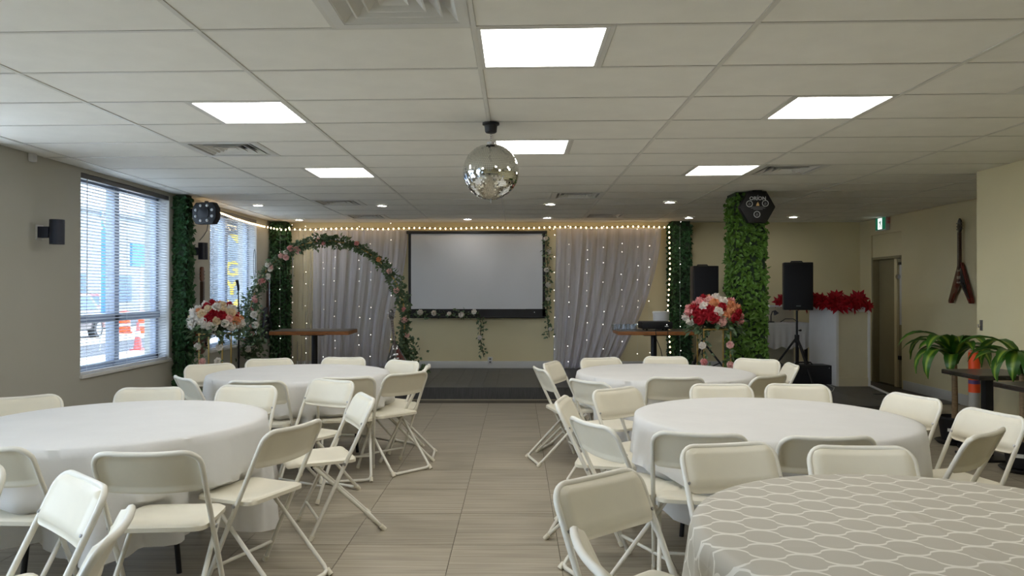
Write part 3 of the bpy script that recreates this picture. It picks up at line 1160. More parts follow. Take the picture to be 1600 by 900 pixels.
def cloth(name, cx, cyy, seed, hem, mat_name):
    rnd = random.Random(seed)
    NT = 180
    RT, ZT = 0.765, 0.752
    mb = MB()
    UV = []
    rings = []
    for r in (0.18, 0.36, 0.54, 0.70, 0.74):
        rings.append(('top', r))
    nd = 14
    for q in range(nd + 1):
        rings.append(('drop', q / nd))
    ph = [rnd.uniform(0, 6.28) for _ in range(6)]
    hemw = [rnd.uniform(0, 6.28) for _ in range(3)]
    radii = {}
    drop0 = []
    for j in range(NT):
        th = 2 * PI * j / NT
        hz = hem + 0.055 * math.sin(4 * th + hemw[0]) + 0.025 * math.sin(7 * th + hemw[1])
        drop0.append(hz)
    # radii of the skirt rows with folds
    grid = []
    for q in range(nd + 1):
        s = q / nd
        row = []
        for j in range(NT):
            th = 2 * PI * j / NT
            amp = 0.004 + 0.060 * s ** 1.1
            w = (0.55 * math.sin(11 * th + ph[0] + 0.5 * math.sin(3 * th)) + 0.35 * math.sin(17 * th + ph[1]) + 0.22 * math.sin(29 * th + ph[2] + s))
            rr = RT + 0.012 + 0.035 * s + amp * w
            z = ZT - 0.012 - (ZT - 0.012 - drop0[j]) * s
            k = 0
            while k < 26 and in_chair(cx + rr * math.cos(th), cyy + rr * math.sin(th), z):
                rr -= 0.018
                k += 1
            row.append(rr)
        # widen the pushed-in pockets so the fabric bends softly
        sm = row[:]
        for it in range(3):
            sm = [min(sm[j], (sm[j - 1] + sm[(j + 1) % NT]) / 2 + 0.012) for j in range(NT)]
        grid.append(sm)
    for q in range(1, nd + 1):
        lim = 0.075
        grid[q] = [max(grid[q][j], grid[q - 1][j] - lim) for j in range(NT)]
    vs = [(0, 0, ZT)]
    UV.append((0, 0))
    for kind, v in rings:
        for j in range(NT):
            th = 2 * PI * j / NT
            if kind == 'top':
                r, z = v, ZT - (0.002 if v > 0.72 else 0)
                ur = r
            else:
                q = int(round(v * nd))
                if q == 0:
                    r, z = RT + 0.006, ZT - 0.010
                else:
                    r = grid[q][j]
                    z = ZT - 0.012 - (ZT - 0.012 - drop0[j]) * v
                ur = RT + v * (ZT - drop0[j])
            vs.append((r * math.cos(th), r * math.sin(th), z))
            UV.append((ur * math.cos(th), ur * math.sin(th)))
    fs = [(0, 1 + j, 1 + (j + 1) % NT) for j in range(NT)]
    for i in range(len(rings) - 1):
        for j in range(NT):
            a, b = 1 + i * NT + j, 1 + i * NT + (j + 1) % NT
            fs.append((a, a + NT, b + NT, b))
    mb.add(vs, fs)
    mb.UV = UV
    return mb.build(name, mat_name, None, smooth=70, loc=(cx, cyy, 0))


tl_lab = {'A': 'round folding table under white cloth, middle one on the right', 'B': 'round folding table under white cloth, farthest on the right',
          'C': 'round folding table under the patterned cloth, nearest on the right', 'D': 'round folding table under white cloth, nearest on the left',
          'E': 'round folding table under white cloth, farthest on the left'}
cl_lab = {'A': 'white cloth draped over the middle round table on the right', 'B': 'white cloth draped over the far round table on the right',
          'C': 'beige tablecloth with white lattice print in the right foreground', 'D': 'white cloth draped over the near round table on the left',
          'E': 'white cloth draped over the far round table on the left'}
for i, (k, (x, y)) in enumerate(TAB.items()):
    t = thing('round_table', tl_lab[k], 'table', (x, y, 0), 0.4 + i, 'round banquet tables')
    MB().lathe([(0.74, 0.70), (0.76, 0.708), (0.76, 0.738), (0.75, 0.745)], 48).build('tabletop', 'booth', t, smooth=40)
    for sx in (-1, 1):
        for sy in (-1, 1):
            MB().tube([(sx * 0.30, sy * 0.34, 0.70), (sx * 0.36, sy * 0.36, 0.0)], 0.014, 8).build('leg', 'blackmetal', t, smooth=50)
        MB().tube([(sx * 0.33, -0.35, 0.30), (sx * 0.33, 0.35, 0.30)], 0.010, 8).build('brace', 'blackmetal', t, smooth=50)
    hem = {'A': 0.20, 'B': 0.24, 'C': 0.22, 'D': 0.21, 'E': 0.27}[k]
    o = cloth('tablecloth', x, y, 11 + i, hem, 'lattice' if k == 'C' else 'cloth')
    tag(o, cl_lab[k], 'tablecloth', 'tablecloths on the round tables')

# ------------------------------------------------------------------ mirror ball
t = thing('mirror_ball', 'silver mirrored disco ball hanging from the ceiling by a chain', 'mirror ball', ((767 - 808) / 1170 * 5.1, 5.1, CEIL))
MB().lathe([(0.058, -0.001), (0.058, -0.014), (0.044, -0.018), (0.040, -0.062), (0.034, -0.068), (0.002, -0.068)], 20).build('motor', 'black', t, smooth=40)
mb = MB()
for k in range(6):
    zc = -0.076 - k * 0.0125
    pts = []
    for q in range(8):
        a = 2 * PI * q / 8
        u, v = 0.005 * math.cos(a), 0.009 * math.sin(a)
        pts.append((u, 0, zc + v) if k % 2 else (0, u, zc + v))
    mb.tube(pts, 0.0016, 5, closed=True)
mb.build('chain', 'chrome', t, smooth=60)
BR = 0.19
BZ = -0.335
mb = MB()
mb.tube([(0, 0, BZ + BR - 0.004), (0, 0, BZ + BR + 0.012)], 0.028, 14)
mb.tube([(0, 0, BZ - BR - 0.02), (0, 0, BZ - BR + 0.004)], 0.004, 6)
mb.build('end_cap', 'steel', t, smooth=40)
mb = MB()
nl = 48
rb = random.Random(3)
for i in range(1, nl - 1):
    p0, p1 = PI * i / nl, PI * (i + 1) / nl
    pm = (p0 + p1) / 2
    nn = max(6, int(2 * PI * math.sin(pm) / (PI / nl)))
    for j in range(nn):
        q0, q1 = 2 * PI * j / nn, 2 * PI * (j + 0.93) / nn
        qm = (q0 + q1) / 2
        nrm = Vector((math.sin(pm) * math.cos(qm), math.sin(pm) * math.sin(qm), math.cos(pm)))
        e1 = Vector((-math.sin(qm), math.cos(qm), 0))
        e2 = nrm.cross(e1)
        hw_ = BR * math.sin(pm) * (q1 - q0) / 2
        hh_ = BR * (p1 - p0) / 2 * 0.93
        jt = (e1 * rb.gauss(0, 0.03) + e2 * rb.gauss(0, 0.03))
        nj = (nrm + jt).normalized()
        e1 = (e1 - nj * e1.dot(nj)).normalized()
        e2 = nj.cross(e1)
        c = nrm * BR + Vector((0, 0, BZ))
        mb.add([c - e1 * hw_ - e2 * hh_, c + e1 * hw_ - e2 * hh_, c + e1 * hw_ + e2 * hh_, c - e1 * hw_ + e2 * hh_], [(0, 1, 2, 3)])
o = mb.build('mirror_tiles', 'mirror', t)
o['kind'] = 'stuff'
mb = MB()
prof = [(max(0.001, (BR - 0.004) * math.sin(PI * i / 20)), BZ - (BR - 0.004) * math.cos(PI * i / 20)) for i in range(21)]
mb.lathe(prof, 32).build('core', 'grout_ball', t, smooth=60)

# ------------------------------------------------------------------ foliage helpers
def leaf(mb, p, d, n, L, W):
    """a folded pointed leaf at p growing along d, facing n"""
    d = d.normalized()
    s = d.cross(n)
    s = s.normalized() if s.length > 1e-5 else d.orthogonal().normalized()
    n = s.cross(d)
    m = p + d * L * 0.45 - n * W * 0.18
    tip = p + d * L - n * L * 0.12
    a, b = p + d * L * 0.42 + s * W / 2 + n * W * 0.10, p + d * L * 0.42 - s * W / 2 + n * W * 0.10
    mb.add([p, a, tip, b, m], [(0, 1, 4), (1, 2, 4), (2, 3, 4), (3, 0, 4)])


def rv(rnd):
    return Vector((rnd.uniform(-1, 1), rnd.uniform(-1, 1), rnd.uniform(-1, 1)))


def rose_mesh(color):
    mb = MB()
    rnd = random.Random(hash(color) % 1000 if False else len(color))
    for ring, (n, r0, r1, z1, tilt) in enumerate(((3, 0.004, 0.016, 0.050, 0.0), (5, 0.010, 0.030, 0.046, 0.3), (6, 0.014, 0.046, 0.036, 0.7), (7, 0.016, 0.056, 0.016, 1.0))):
        for k in range(n):
            a0 = 2 * PI * (k + 0.37 * ring) / n
            da = PI / n * 1.35
            vs = []
            for v in (0, 0.55, 1.0):
                rr = r0 + (r1 - r0) * math.sin(v * PI / 2)
                zz = -0.012 + (z1 + 0.012) * v - (0.008 * ring * max(0, v - 0.6) * 2.5)
                for u in (-1, 0, 1):
                    w = da * (0.55 + 0.45 * math.sin(PI * min(1, v + 0.25)))
                    ang = a0 + u * w
                    r_ = rr * (1.0 if u else 1.07)
                    z_ = zz - (0.006 * abs(u) * v)
                    vs.append((r_ * math.cos(ang), r_ * math.sin(ang), z_))
            fs = []
            for i in range(2):
                for j in range(2):
                    fs.append((3 * i + j, 3 * i + j + 1, 3 * i + j + 4, 3 * i + j + 3))
            mb.add(vs, fs)
    mb.lathe([(0.001, -0.016), (0.02, -0.012), (0.03, 0.004), (0.02, 0.02), (0.001, 0.03)], 8)
    o = mb.build('rose', 'rose_' + color, None, smooth=60)
    me = o.data
    bpy.data.objects.remove(o)
    return me


ROSE = {c: rose_mesh(c) for c in ('white', 'pink', 'peach', 'red', 'cream', 'blush')}


def put_rose(parent, color, p, d, s=1.0, rnd=random):
    o = link('rose', ROSE[color], parent, p)
    q = Vector(d).normalized().to_track_quat('Z', 'Y')
    o.rotation_mode = 'QUATERNION'
    o.rotation_quaternion = q
    o.scale = (s, s, s)
    return o


def garland(parent, path, n, spread, L, material, roses, rnd, name='foliage', rs=0.8, stem=0.006):
    """path: list of points; leaves and roses along it"""
    P = [Vector(p) for p in path]
    seg = [(P[i + 1] - P[i]).length for i in range(len(P) - 1)]
    tot = sum(seg)

    def at(u):
        d = u * tot
        for i, sgl in enumerate(seg):
            if d <= sgl or i == len(seg) - 1:
                return P[i].lerp(P[i + 1], min(1, d / sgl)), (P[i + 1] - P[i]).normalized()
            d -= sgl
    mb = MB()
    for i in range(n):
        u = rnd.random()
        p, tg = at(u)
        k = 0.55 + 0.45 * math.sin(u * 37) * math.sin(u * 61 + 1)
        off = rv(rnd) * spread * max(0.3, k)
        dd = (rv(rnd) + off.normalized() * 0.7 + Vector((0, 0, -0.2)))
        leaf(mb, p + off, dd, rv(rnd) + Vector((0, -0.6, 0.4)), L * rnd.uniform(0.7, 1.2), L * 0.62)
    f = mb.build(name, material, parent)
    f['kind'] = 'stuff'
    MB().tube(P, stem, 6).build('vine_stem', 'vine', parent, smooth=60)
    for col, u in roses:
        p, tg = at(u)
        d = Vector((rnd.uniform(-0.5, 0.5), -1, rnd.uniform(-0.2, 0.6)))
        put_rose(parent, col, p + Vector((rnd.uniform(-1, 1), -0.8, rnd.uniform(-1, 1))) * spread * 0.55, d, rs * rnd.uniform(0.8, 1.15))


def ivy_column(name, label, x0, x1, y0, y1, z0, z1, n, material, seed, group):
    rnd = random.Random(seed)
    t = thing(name, label, 'ivy column', ((x0 + x1) / 2, (y0 + y1) / 2, z0), 0, group)
    cx_, cy_ = (x0 + x1) / 2, (y0 + y1) / 2
    hx, hy, H = (x1 - x0) / 2 - 0.03, (y1 - y0) / 2 - 0.03, z1 - z0
    MB().box(-hx, hx, -hy, hy, 0, H).build('pillar', 'ivycore', t)
    mb = MB()
    per = 2 * hx + 4 * hy
    for i in range(n):
        q = rnd.random() * per
        z = rnd.random() * (H - 0.05) + 0.02
        if q < 2 * hx:
            p, nn = Vector((-hx + q, -hy, z)), Vector((0, -1, 0))
        elif q < 2 * hx + 2 * hy:
            p, nn = Vector((hx, -hy + q - 2 * hx, z)), Vector((1, 0, 0))
        else:
            p, nn = Vector((-hx, -hy + q - 2 * hx - 2 * hy, z)), Vector((-1, 0, 0))
        side = nn.cross(Vector((0, 0, 1)))
        d = side * rnd.uniform(-1, 1) + Vector((0, 0, rnd.uniform(-1.1, 0.2))) + nn * rnd.uniform(0.1, 0.55)
        leaf(mb, p + nn * rnd.uniform(0.0, 0.022), d, nn + rv(rnd) * 0.5, rnd.uniform(0.045, 0.075), rnd.uniform(0.035, 0.055))
    f = mb.build('ivy_leaves', material, t)
    f['kind'] = 'stuff'
    return t


GI = 'ivy covered columns'
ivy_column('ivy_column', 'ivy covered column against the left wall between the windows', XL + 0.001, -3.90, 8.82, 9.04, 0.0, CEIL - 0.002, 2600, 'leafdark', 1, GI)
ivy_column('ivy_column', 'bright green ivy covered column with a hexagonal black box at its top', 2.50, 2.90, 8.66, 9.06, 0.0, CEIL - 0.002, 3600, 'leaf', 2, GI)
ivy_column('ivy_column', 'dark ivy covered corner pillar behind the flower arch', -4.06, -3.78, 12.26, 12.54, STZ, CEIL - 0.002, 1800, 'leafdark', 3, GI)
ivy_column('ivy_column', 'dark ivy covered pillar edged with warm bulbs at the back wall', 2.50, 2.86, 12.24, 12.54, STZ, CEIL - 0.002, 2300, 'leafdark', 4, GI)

# ------------------------------------------------------------------ projection screen, curtains, lights on the back wall
def bx(px, Y):
    return (px - 808) / 1170 * Y


def bz(py, Y):
    return CAM_H + (455 - py) / 1170 * Y


SY = 12.44
t = thing('projection_screen', 'wide grey-white projection screen with black border on the back wall', 'projection screen', (bx(745, SY), SY, bz(497, SY)))
sw, sh = (852 - 638) / 1170 * SY / 2, (497 - 362) / 1170 * SY
mb = MB()
nx, nz_ = 30, 14
for j in range(nz_ + 1):
    for i in range(nx + 1):
        u, v = i / nx, j / nz_
        w = 0.006 * math.sin(u * 9 + v * 2.2) * (0.4 + 0.6 * (1 - v)) + 0.004 * math.sin(u * 21 - v * 3)
        mb.V.append((-sw + 0.045 + u * (2 * sw - 0.09), -0.012 + w, 0.15 + v * (sh - 0.18)))
for j in range(nz_):
    for i in range(nx):
        a = j * (nx + 1) + i
        mb.F.append((a, a + 1, a + nx + 2, a + nx + 1))
mb.build('screen_fabric', 'screen', t, smooth=60)
MB().box(-sw, -sw + 0.046, -0.008, 0.004, 0.02, sh).build('side_border', 'black', t)
MB().box(sw - 0.046, sw, -0.008, 0.004, 0.02, sh).build('side_border', 'black', t)
MB().box(-sw - 0.03, sw + 0.03, -0.035, 0.05, sh - 0.035, sh + 0.015).build('roller_case', 'black', t, bevel=0.008)
MB().box(-sw - 0.02, sw + 0.02, -0.008, 0.006, 0.02, 0.152).build('lower_border', 'black', t)
MB().box(-sw - 0.03, sw + 0.03, -0.022, 0.012, 0.0, 0.03).build('weight_bar', 'blackmetal', t, bevel=0.006)
MB().box(0.95, 0.965, -0.02, -0.008, 0.09, 0.105).build('pull_tab', 'letter', t)


def curtain(label, tx0_, tx1_, b_edges, ztop, zbot, Y, folds, seed, material='sheer'):
    """b_edges(v) -> (x0, x1) at height fraction v (0 top, 1 bottom)"""
    rnd = random.Random(seed)
    t = thing('sheer_curtain', label, 'curtain', ((tx0_ + tx1_) / 2, Y, zbot), 0, 'white sheer curtains on the back wall')
    c = (tx0_ + tx1_) / 2
    nx, nz2 = 110, 26
    ph = [rnd.uniform(0, 6) for _ in range(4)]
    mb = MB()
    for j in range(nz2 + 1):
        v = j / nz2
        x0, x1 = b_edges(v)
        for i in range(nx + 1):
            u = i / nx
            am = 0.012 + 0.022 * v
            y = am * (math.sin(u * folds * 2 * PI + ph[0] + 0.8 * math.sin(u * 7 + ph[1])) + 0.5 * math.sin(u * folds * 3.7 * PI + ph[2]))
            x = x0 + (x1 - x0) * (u + 0.006 * math.sin(u * folds * 4 * PI + ph[3]))
            mb.V.append((x - c, y, (ztop - zbot) * (1 - v) + 0.012 * math.sin(u * folds * 2 * PI) * (v > 0.97)))
    for j in range(nz2):
        for i in range(nx):
            a = j * (nx + 1) + i
            mb.F.append((a, a + 1, a + nx + 2, a + nx + 1))
    mb.build('fabric', material, t, smooth=80)
    MB().tube([(tx0_ - c - 0.02, 0.02, ztop - zbot + 0.01), (tx1_ - c + 0.02, 0.02, ztop - zbot + 0.01)], 0.010, 8).build('rod', 'white_metal', t, smooth=40)
    return t


CYY = 12.455


def sm(v):
    return v * v * (3 - 2 * v)


curtain('white sheer curtain hanging inside the flower arch', bx(490, CYY), bx(637, CYY),
        lambda v: (bx(490 - 2 * v, CYY), bx(637 - 30 * sm(v), CYY)), bz(360, CYY), STZ + 0.03, CYY, 9, 5)
curtain('narrow faint sheer curtain in the back left corner beside the pillar', bx(449, CYY), bx(489, CYY),
        lambda v: (bx(449, CYY), bx(489, CYY)), bz(360, CYY), STZ + 0.03, CYY + 0.04, 4, 15, 'sheer_thin')
curtain('white sheer curtain right of the screen, gathered to one side at the bottom', bx(870, CYY), bx(1034, CYY),
        lambda v: (bx(870 - 5 * v, CYY), bx(1034 - 74 * v ** 1.7, CYY)), bz(358, CYY), STZ + 0.01, CYY - 0.01, 10, 8)


def bulb_mesh(r):
    mb = MB()
    mb.add([(r, 0, 0), (0, r, 0), (-r, 0, 0), (0, -r, 0), (0, 0, r * 1.3), (0, 0, -r * 1.3)],
           [(0, 1, 4), (1, 2, 4), (2, 3, 4), (3, 0, 4), (1, 0, 5), (2, 1, 5), (3, 2, 5), (0, 3, 5)])
    return mb


warm_me = bulb_mesh(0.0135).build('bulb', 'bulb').data
bpy.data.objects.remove(bpy.data.objects['bulb'])
fairy_me = bulb_mesh(0.0055).build('bulb', 'fairy').data
bpy.data.objects.remove(bpy.data.objects['bulb'])


def string_light(label, path, step, me, name='string_light', cat='string light', group=None, wr=0.004, rnd=None, jit=0):
    P = [Vector(p) for p in path]
    t = thing(name, label, cat, P[0], 0, group)
    MB().tube([p - P[0] for p in P], wr, 5).build('wire', 'cord' if wr > 0.0015 else 'slat', t)
    d = 0
    for i in range(len(P) - 1):
        s = (P[i + 1] - P[i])
        Ls = s.length
        q = d
        while q < Ls:
            p = P[i] + s * (q / Ls) - P[0]
            if rnd:
                p += Vector((rnd.uniform(-jit, jit), -0.01, rnd.uniform(-0.06, 0.06)))
            link('bulb', me, t, p + Vector((0, -0.008, -0.012 if not rnd else 0)))
            q += step if not rnd else step * rnd.uniform(0.6, 1.5)
        d = q - Ls
    return t


YS = 12.36
pth = []
for i in range(31):
    px = 452 + (1045 - 452) * i / 30
    py = 357 - 3.5 * i / 30 + 0.8 * math.sin(i * 1.1)
    pth.append((bx(px, YS), YS, bz(py, YS)))
GS = 'warm white string lights'
string_light('long string of warm bulbs across the top of the back wall', pth, 0.086, warm_me, group=GS)
YS2 = 12.22
string_light('string of warm bulbs running down the back right ivy pillar',
             [(bx(1045, YS2), YS2, bz(354, YS2)), (bx(1046.5, YS2), YS2, bz(420, YS2)), (bx(1043, YS2), YS2, bz(480, YS2)), (bx(1047, YS2), YS2, STZ + 0.25)], 0.085, warm_me, group=GS)
string_light('string of warm bulbs sagging along the left wall above the far window',
             [(-3.90, 9.28, 2.55), (-3.98, 9.9, 2.53), (-4.02, 10.6, 2.51), (-4.03, 11.3, 2.50), (-4.02, 11.9, 2.50), (-3.90, 12.2, 2.48), (-3.80, 12.22, 2.47), (-3.74, 12.3, 2.52)], 0.075, warm_me, group=GS)
rf = random.Random(21)
fl_lab = {457: 'fairy light strand beside the back left pillar', 437: 'fairy light strand down the back left ivy pillar',
          478: 'fairy light strand left of the white curtain inside the arch', 505: 'fairy light strand at the left edge of the arch curtain',
          523: 'fairy light strand on the arch curtain above the wooden table', 561: 'fairy light strand in the middle of the arch curtain',
          579: 'fairy light strand right of the arch curtain middle', 611: 'fairy light strand near the right leg of the arch',
          866: 'fairy light strand at the left edge of the right curtain', 888: 'fairy light strand on the left part of the right curtain',
          917: 'fairy light strand left of the right curtain middle', 943: 'fairy light strand right of the right curtain middle',
          971: 'fairy light strand where the right curtain gathers', 996: 'fairy light strand above the projector',
          1014: 'fairy light strand between the right curtain and pillar', 1062: 'fairy light strand on the back right ivy pillar'}
for px, lb in fl_lab.items():
    yy = 12.37 if px not in (437, 1062) else 12.20
    string_light(lb, [(bx(px, yy), yy, 2.535), (bx(px, yy), yy, STZ + 0.12)], 0.27, fairy_me, 'fairy_light_strand', 'fairy light', 'fairy light strands', 0.001, rf, 0.012)

# wall outlet
t = thing('wall_outlet', 'small white wall outlet on the baseboard below the screen', 'outlet', (bx(766, YB), YB - 0.018, 0.30))
MB().box(-0.04, 0.04, -0.006, 0.0, -0.06, 0.06).build('plate', 'trim', t, bevel=0.003)
for zz in (-0.025, 0.025):
    MB().box(-0.016, 0.016, -0.008, -0.004, zz - 0.014, zz + 0.014).build('socket', 'letter_dim', t)

# ------------------------------------------------------------------ garlands on the screen and flower arch
rg = random.Random(5)
GY = 12.38
t = thing('rose_garland', 'white rose garland along the bottom and hanging below the screen', 'garland', (0, 0, 0), 0, 'rose garlands on the screen')
garland(t, [(bx(640, GY), GY, bz(491, GY)), (bx(690, GY), GY, bz(490, GY)), (bx(745, GY), GY, bz(490, GY)), (bx(752, GY), GY + 0.02, bz(505, GY)), (bx(750, GY), GY + 0.02, bz(530, GY)), (bx(756, GY), GY + 0.02, bz(558, GY))],
        150, 0.075, 0.065, 'leafgar', [('white', u) for u in (0.09, 0.22, 0.36, 0.47, 0.57, 0.80)], rg, rs=0.85)
t = thing('rose_garland', 'white rose garland hanging down the right side of the screen', 'garland', (0, 0, 0), 0, 'rose garlands on the screen')
garland(t, [(bx(853, GY), GY, bz(360, GY)), (bx(856, GY), GY, bz(420, GY)), (bx(854, GY), GY, bz(480, GY)), (bx(858, GY), GY, bz(527, GY))],
        190, 0.075, 0.065, 'leafgar', [('white', u) for u in (0.08, 0.22, 0.38, 0.52, 0.62, 0.93)], rg, rs=0.75)

AY = 11.0
ac, ar, azc = bx(511, AY), 1.14, 1.06
t = thing('flower_arch', 'large round-topped arch covered in leaves and pale roses on the stage', 'flower arch', (ac, AY, STZ))
ap = [(-ar + 0.06, 0, 0.0), (-ar + 0.01, 0, 0.45)] + [(-ar * math.cos(PI * i / 28), 0, azc - STZ + ar * math.sin(PI * i / 28)) for i in range(29)] + [(ar - 0.01, 0, 0.45), (ar - 0.02, 0, 0.0)]
MB().tube(ap, 0.014, 8).build('arch_frame', 'gold', t, smooth=60)
MB().box(-ar - 0.12, -ar + 0.25, -0.22, 0.22, 0, 0.02).build('base_plate', 'gold', t, bevel=0.004)
MB().box(ar - 0.25, ar + 0.12, -0.22, 0.22, 0, 0.02).build('base_plate', 'gold', t, bevel=0.004)
ra = random.Random(9)
rs_ = []
for i in range(24):
    rs_.append((ra.choice(['blush', 'pink', 'white', 'white', 'blush']), 0.08 + 0.34 * i / 24 + ra.uniform(-0.01, 0.01)))
for u in (0.42, 0.47, 0.50, 0.58, 0.66, 0.70, 0.76, 0.80, 0.84, 0.89, 0.94):
    rs_.append((ra.choice(['blush', 'pink', 'peach', 'white']), u))
garland(t, ap, 3000, 0.105, 0.064, 'leafgar', rs_, ra, rs=0.78, stem=0.012)
# fuller sprays at the feet of the arch
for (x0, z0, n, sx, sz) in ((-ar + 0.02, 0.62, 420, 0.26, 0.45), (ar + 0.02, 0.30, 420, 0.16, 0.35), (ar + 0.22, 0.10, 90, 0.16, 0.12)):
    mb = MB()
    for i in range(n):
        p = Vector((x0 + ra.gauss(0, sx * 0.5), ra.gauss(-0.05, 0.07), max(0.03, z0 + ra.gauss(0, sz * 0.5))))
        leaf(mb, p, rv(ra), rv(ra) + Vector((0, -1, 0.3)), ra.uniform(0.05, 0.09), 0.048)
    o = mb.build('leaf_spray', 'leafgar', t)
    o['kind'] = 'stuff'
for (dx, dz, c) in ((-0.10, 0.55, 'white'), (0.02, 0.45, 'white'), (0.12, 0.80, 'white'), (-0.2, 0.30, 'blush'), (0.1, 0.95, 'white'), (-0.12, 0.85, 'cream')):
    put_rose(t, c, (-ar + dx, -0.12, dz), (0.2, -1, 0.2), 0.95)


# ------------------------------------------------------------------ guitars
def guitar(label, kind, body_mat, loc, rot, scale=1.0, accent='black', group=None):
    """front faces local -Y, neck up +Z, origin at the lowest point"""
    t = thing('electric_guitar', label, 'guitar', loc, 0, group)
    t.rotation_euler = rot
    t.scale = (scale,) * 3
    F = Matrix.Rotation(PI / 2, 4, 'X')     # prism (x, y, h) -> (x, -h.., y)
    if kind == 'v':
        body = [(-0.25, 0.0), (-0.20, 0.0), (-0.03, 0.24), (0.0, 0.26), (0.03, 0.24), (0.20, 0.0), (0.25, 0.0), (0.262, 0.03), (0.05, 0.50), (0.03, 0.54), (-0.03, 0.54), (-0.05, 0.50), (-0.262, 0.03)]
        guard = [(0.0, 0.27), (0.03, 0.26), (0.20, 0.06), (0.225, 0.06), (0.05, 0.46), (0.02, 0.46)]
        nz0, pk = 0.50, (0.44, 0.34)
    else:
        body = []
        for i in range(36):
            a = 2 * PI * i / 36
            x, z = math.sin(a), -math.cos(a)
            if z < 0:
                r = 0.17
            else:
                r = 0.135
            wx = r * x
            wz = 0.23 + z * 0.23
            if 0.02 < z < 0.45:
                wx *= 0.86
            if x > 0.1 and z > 0.75:
                wz -= 0.05
                wx *= 0.9
            body.append((wx, wz))
        guard = [(0.03, 0.14), (0.10, 0.10), (0.09, 0.24), (0.04, 0.36), (0.025, 0.36)]
        nz0, pk = 0.40, (0.33, 0.20)
    b = MB().prism(body, 0, 0.042, F).build('body', body_mat, t, bevel=0.006)
    MB().prism(guard, 0.0425, 0.046, F).build('pickguard', accent, b)
    for z in pk:
        MB().box(-0.042, 0.042, -0.053, -0.042, z - 0.02, z + 0.02).build('pickup', 'chrome', b, bevel=0.003)
    MB().box(-0.045, 0.045, -0.055, -0.042, pk[1] - 0.075, pk[1] - 0.055).build('bridge', 'chrome', b, bevel=0.003)
    for k in range(3):
        MB().lathe([(0.012, 0), (0.011, 0.014), (0.002, 0.016)], 10, TR(0.09 + 0.02 * k, -0.043, pk[1] - 0.08 - 0.03 * k, rx=PI / 2)).build('knob', 'black', b, smooth=40)
    n = MB().box(-0.022, 0.022, -0.058, -0.020, nz0 - 0.06, nz0 + 0.44).build('neck', 'fret', t, bevel=0.008)
    for k in range(12):
        z = nz0 + 0.43 - 0.46 * (1 - 2 ** (-k / 12 * 1.4)) * 1.25
        MB().box(-0.022, 0.022, -0.0605, -0.057, z, z + 0.003).build('fret', 'chrome', n)
    hz = nz0 + 0.44
    if kind == 'v':
        hp = [(-0.024, 0), (0.024, 0), (0.045, 0.06), (0.038, 0.15), (0.0, 0.185), (-0.03, 0.15), (-0.045, 0.06)]
    else:
        hp = [(-0.024, 0), (0.024, 0), (0.045, 0.03), (0.04, 0.15), (0.02, 0.17), (0, 0.155), (-0.02, 0.17), (-0.04, 0.15), (-0.045, 0.03)]
    h = MB().prism([(x, z + hz) for x, z in hp], 0.026, 0.046, F).build('headstock', body_mat if kind != 'v' else 'guitar_dark', t, bevel=0.003)
    for sx in (-1, 1):
        for k in range(3):
            MB().tube([(sx * 0.035, -0.036, hz + 0.04 + 0.04 * k), (sx * 0.066, -0.036, hz + 0.04 + 0.04 * k)], [0.004, 0.009], 8).build('tuning_peg', 'chrome', h)
    mb = MB()
    for k in range(6):
        x = -0.016 + 0.0064 * k
        mb.tube([(x, -0.064, pk[1] - 0.065), (x * 0.9, -0.062, hz + 0.03)], 0.0007, 4)
    s_ = mb.build('strings', 'chrome', t)
    s_['kind'] = 'stuff'
    return t


GG = 'guitars displayed on the walls'
YG = 9.62
guitar('dark red V-shaped electric guitar hung on the right wall near the corner', 'v', 'guitar_red', (XR2 - 0.03, YG, bz(474, YG)), (0, 0, -PI / 2 - 0.0), 0.97, 'black', GG)
guitar('dark electric guitar hung edge-on on the left wall behind the arch', 'lp', 'guitar_blue', (XL + 0.03, 12.02, bz(530, 12.0)), (0, 0, PI / 2), 1.12, 'black', GG)
guitar('reddish brown guitar hung edge-on beside the left ivy column', 'lp', 'guitar_brown', (XL + 0.03, 9.50, 0.66), (0, 0, PI / 2), 1.10, 'black', GG)
guitar('black and cream electric guitar hung on the back wall behind the right ivy column', 'lp', 'guitar_dark', (bx(1143, YB), YB - 0.03, bz(466, YB)), (0, R(-2), 0), 0.98, 'ivory', GG)
gx = bx(622, 10.75)
guitar('black V-shaped guitar on a stand at the right foot of the flower arch', 'v', 'guitar_dark', (gx, 10.72, STZ + 0.09), (R(-9), R(-6), R(10)), 0.85, 'guitar_red', 'guitars displayed on the walls')
t = thing('guitar_stand', 'small black floor stand holding the V-shaped guitar by the arch', 'stand', (gx, 10.80, STZ))
MB().tube([(0, 0.10, 0.0), (0, 0.02, 0.50)], 0.010, 6).build('upright', 'blackmetal', t, smooth=40)
for sx in (-1, 1):
    MB().tube([(0, 0.06, 0.25), (sx * 0.17, -0.14, 0.012)], 0.009, 6).build('leg', 'blackmetal', t, smooth=40)
    MB().tube([(sx * 0.04, 0.04, 0.30), (sx * 0.14, -0.06, 0.085), (sx * 0.14, -0.13, 0.085), (sx * 0.14, -0.14, 0.10)], 0.007, 6).build('cradle_arm', 'blackmetal', t, smooth=40)


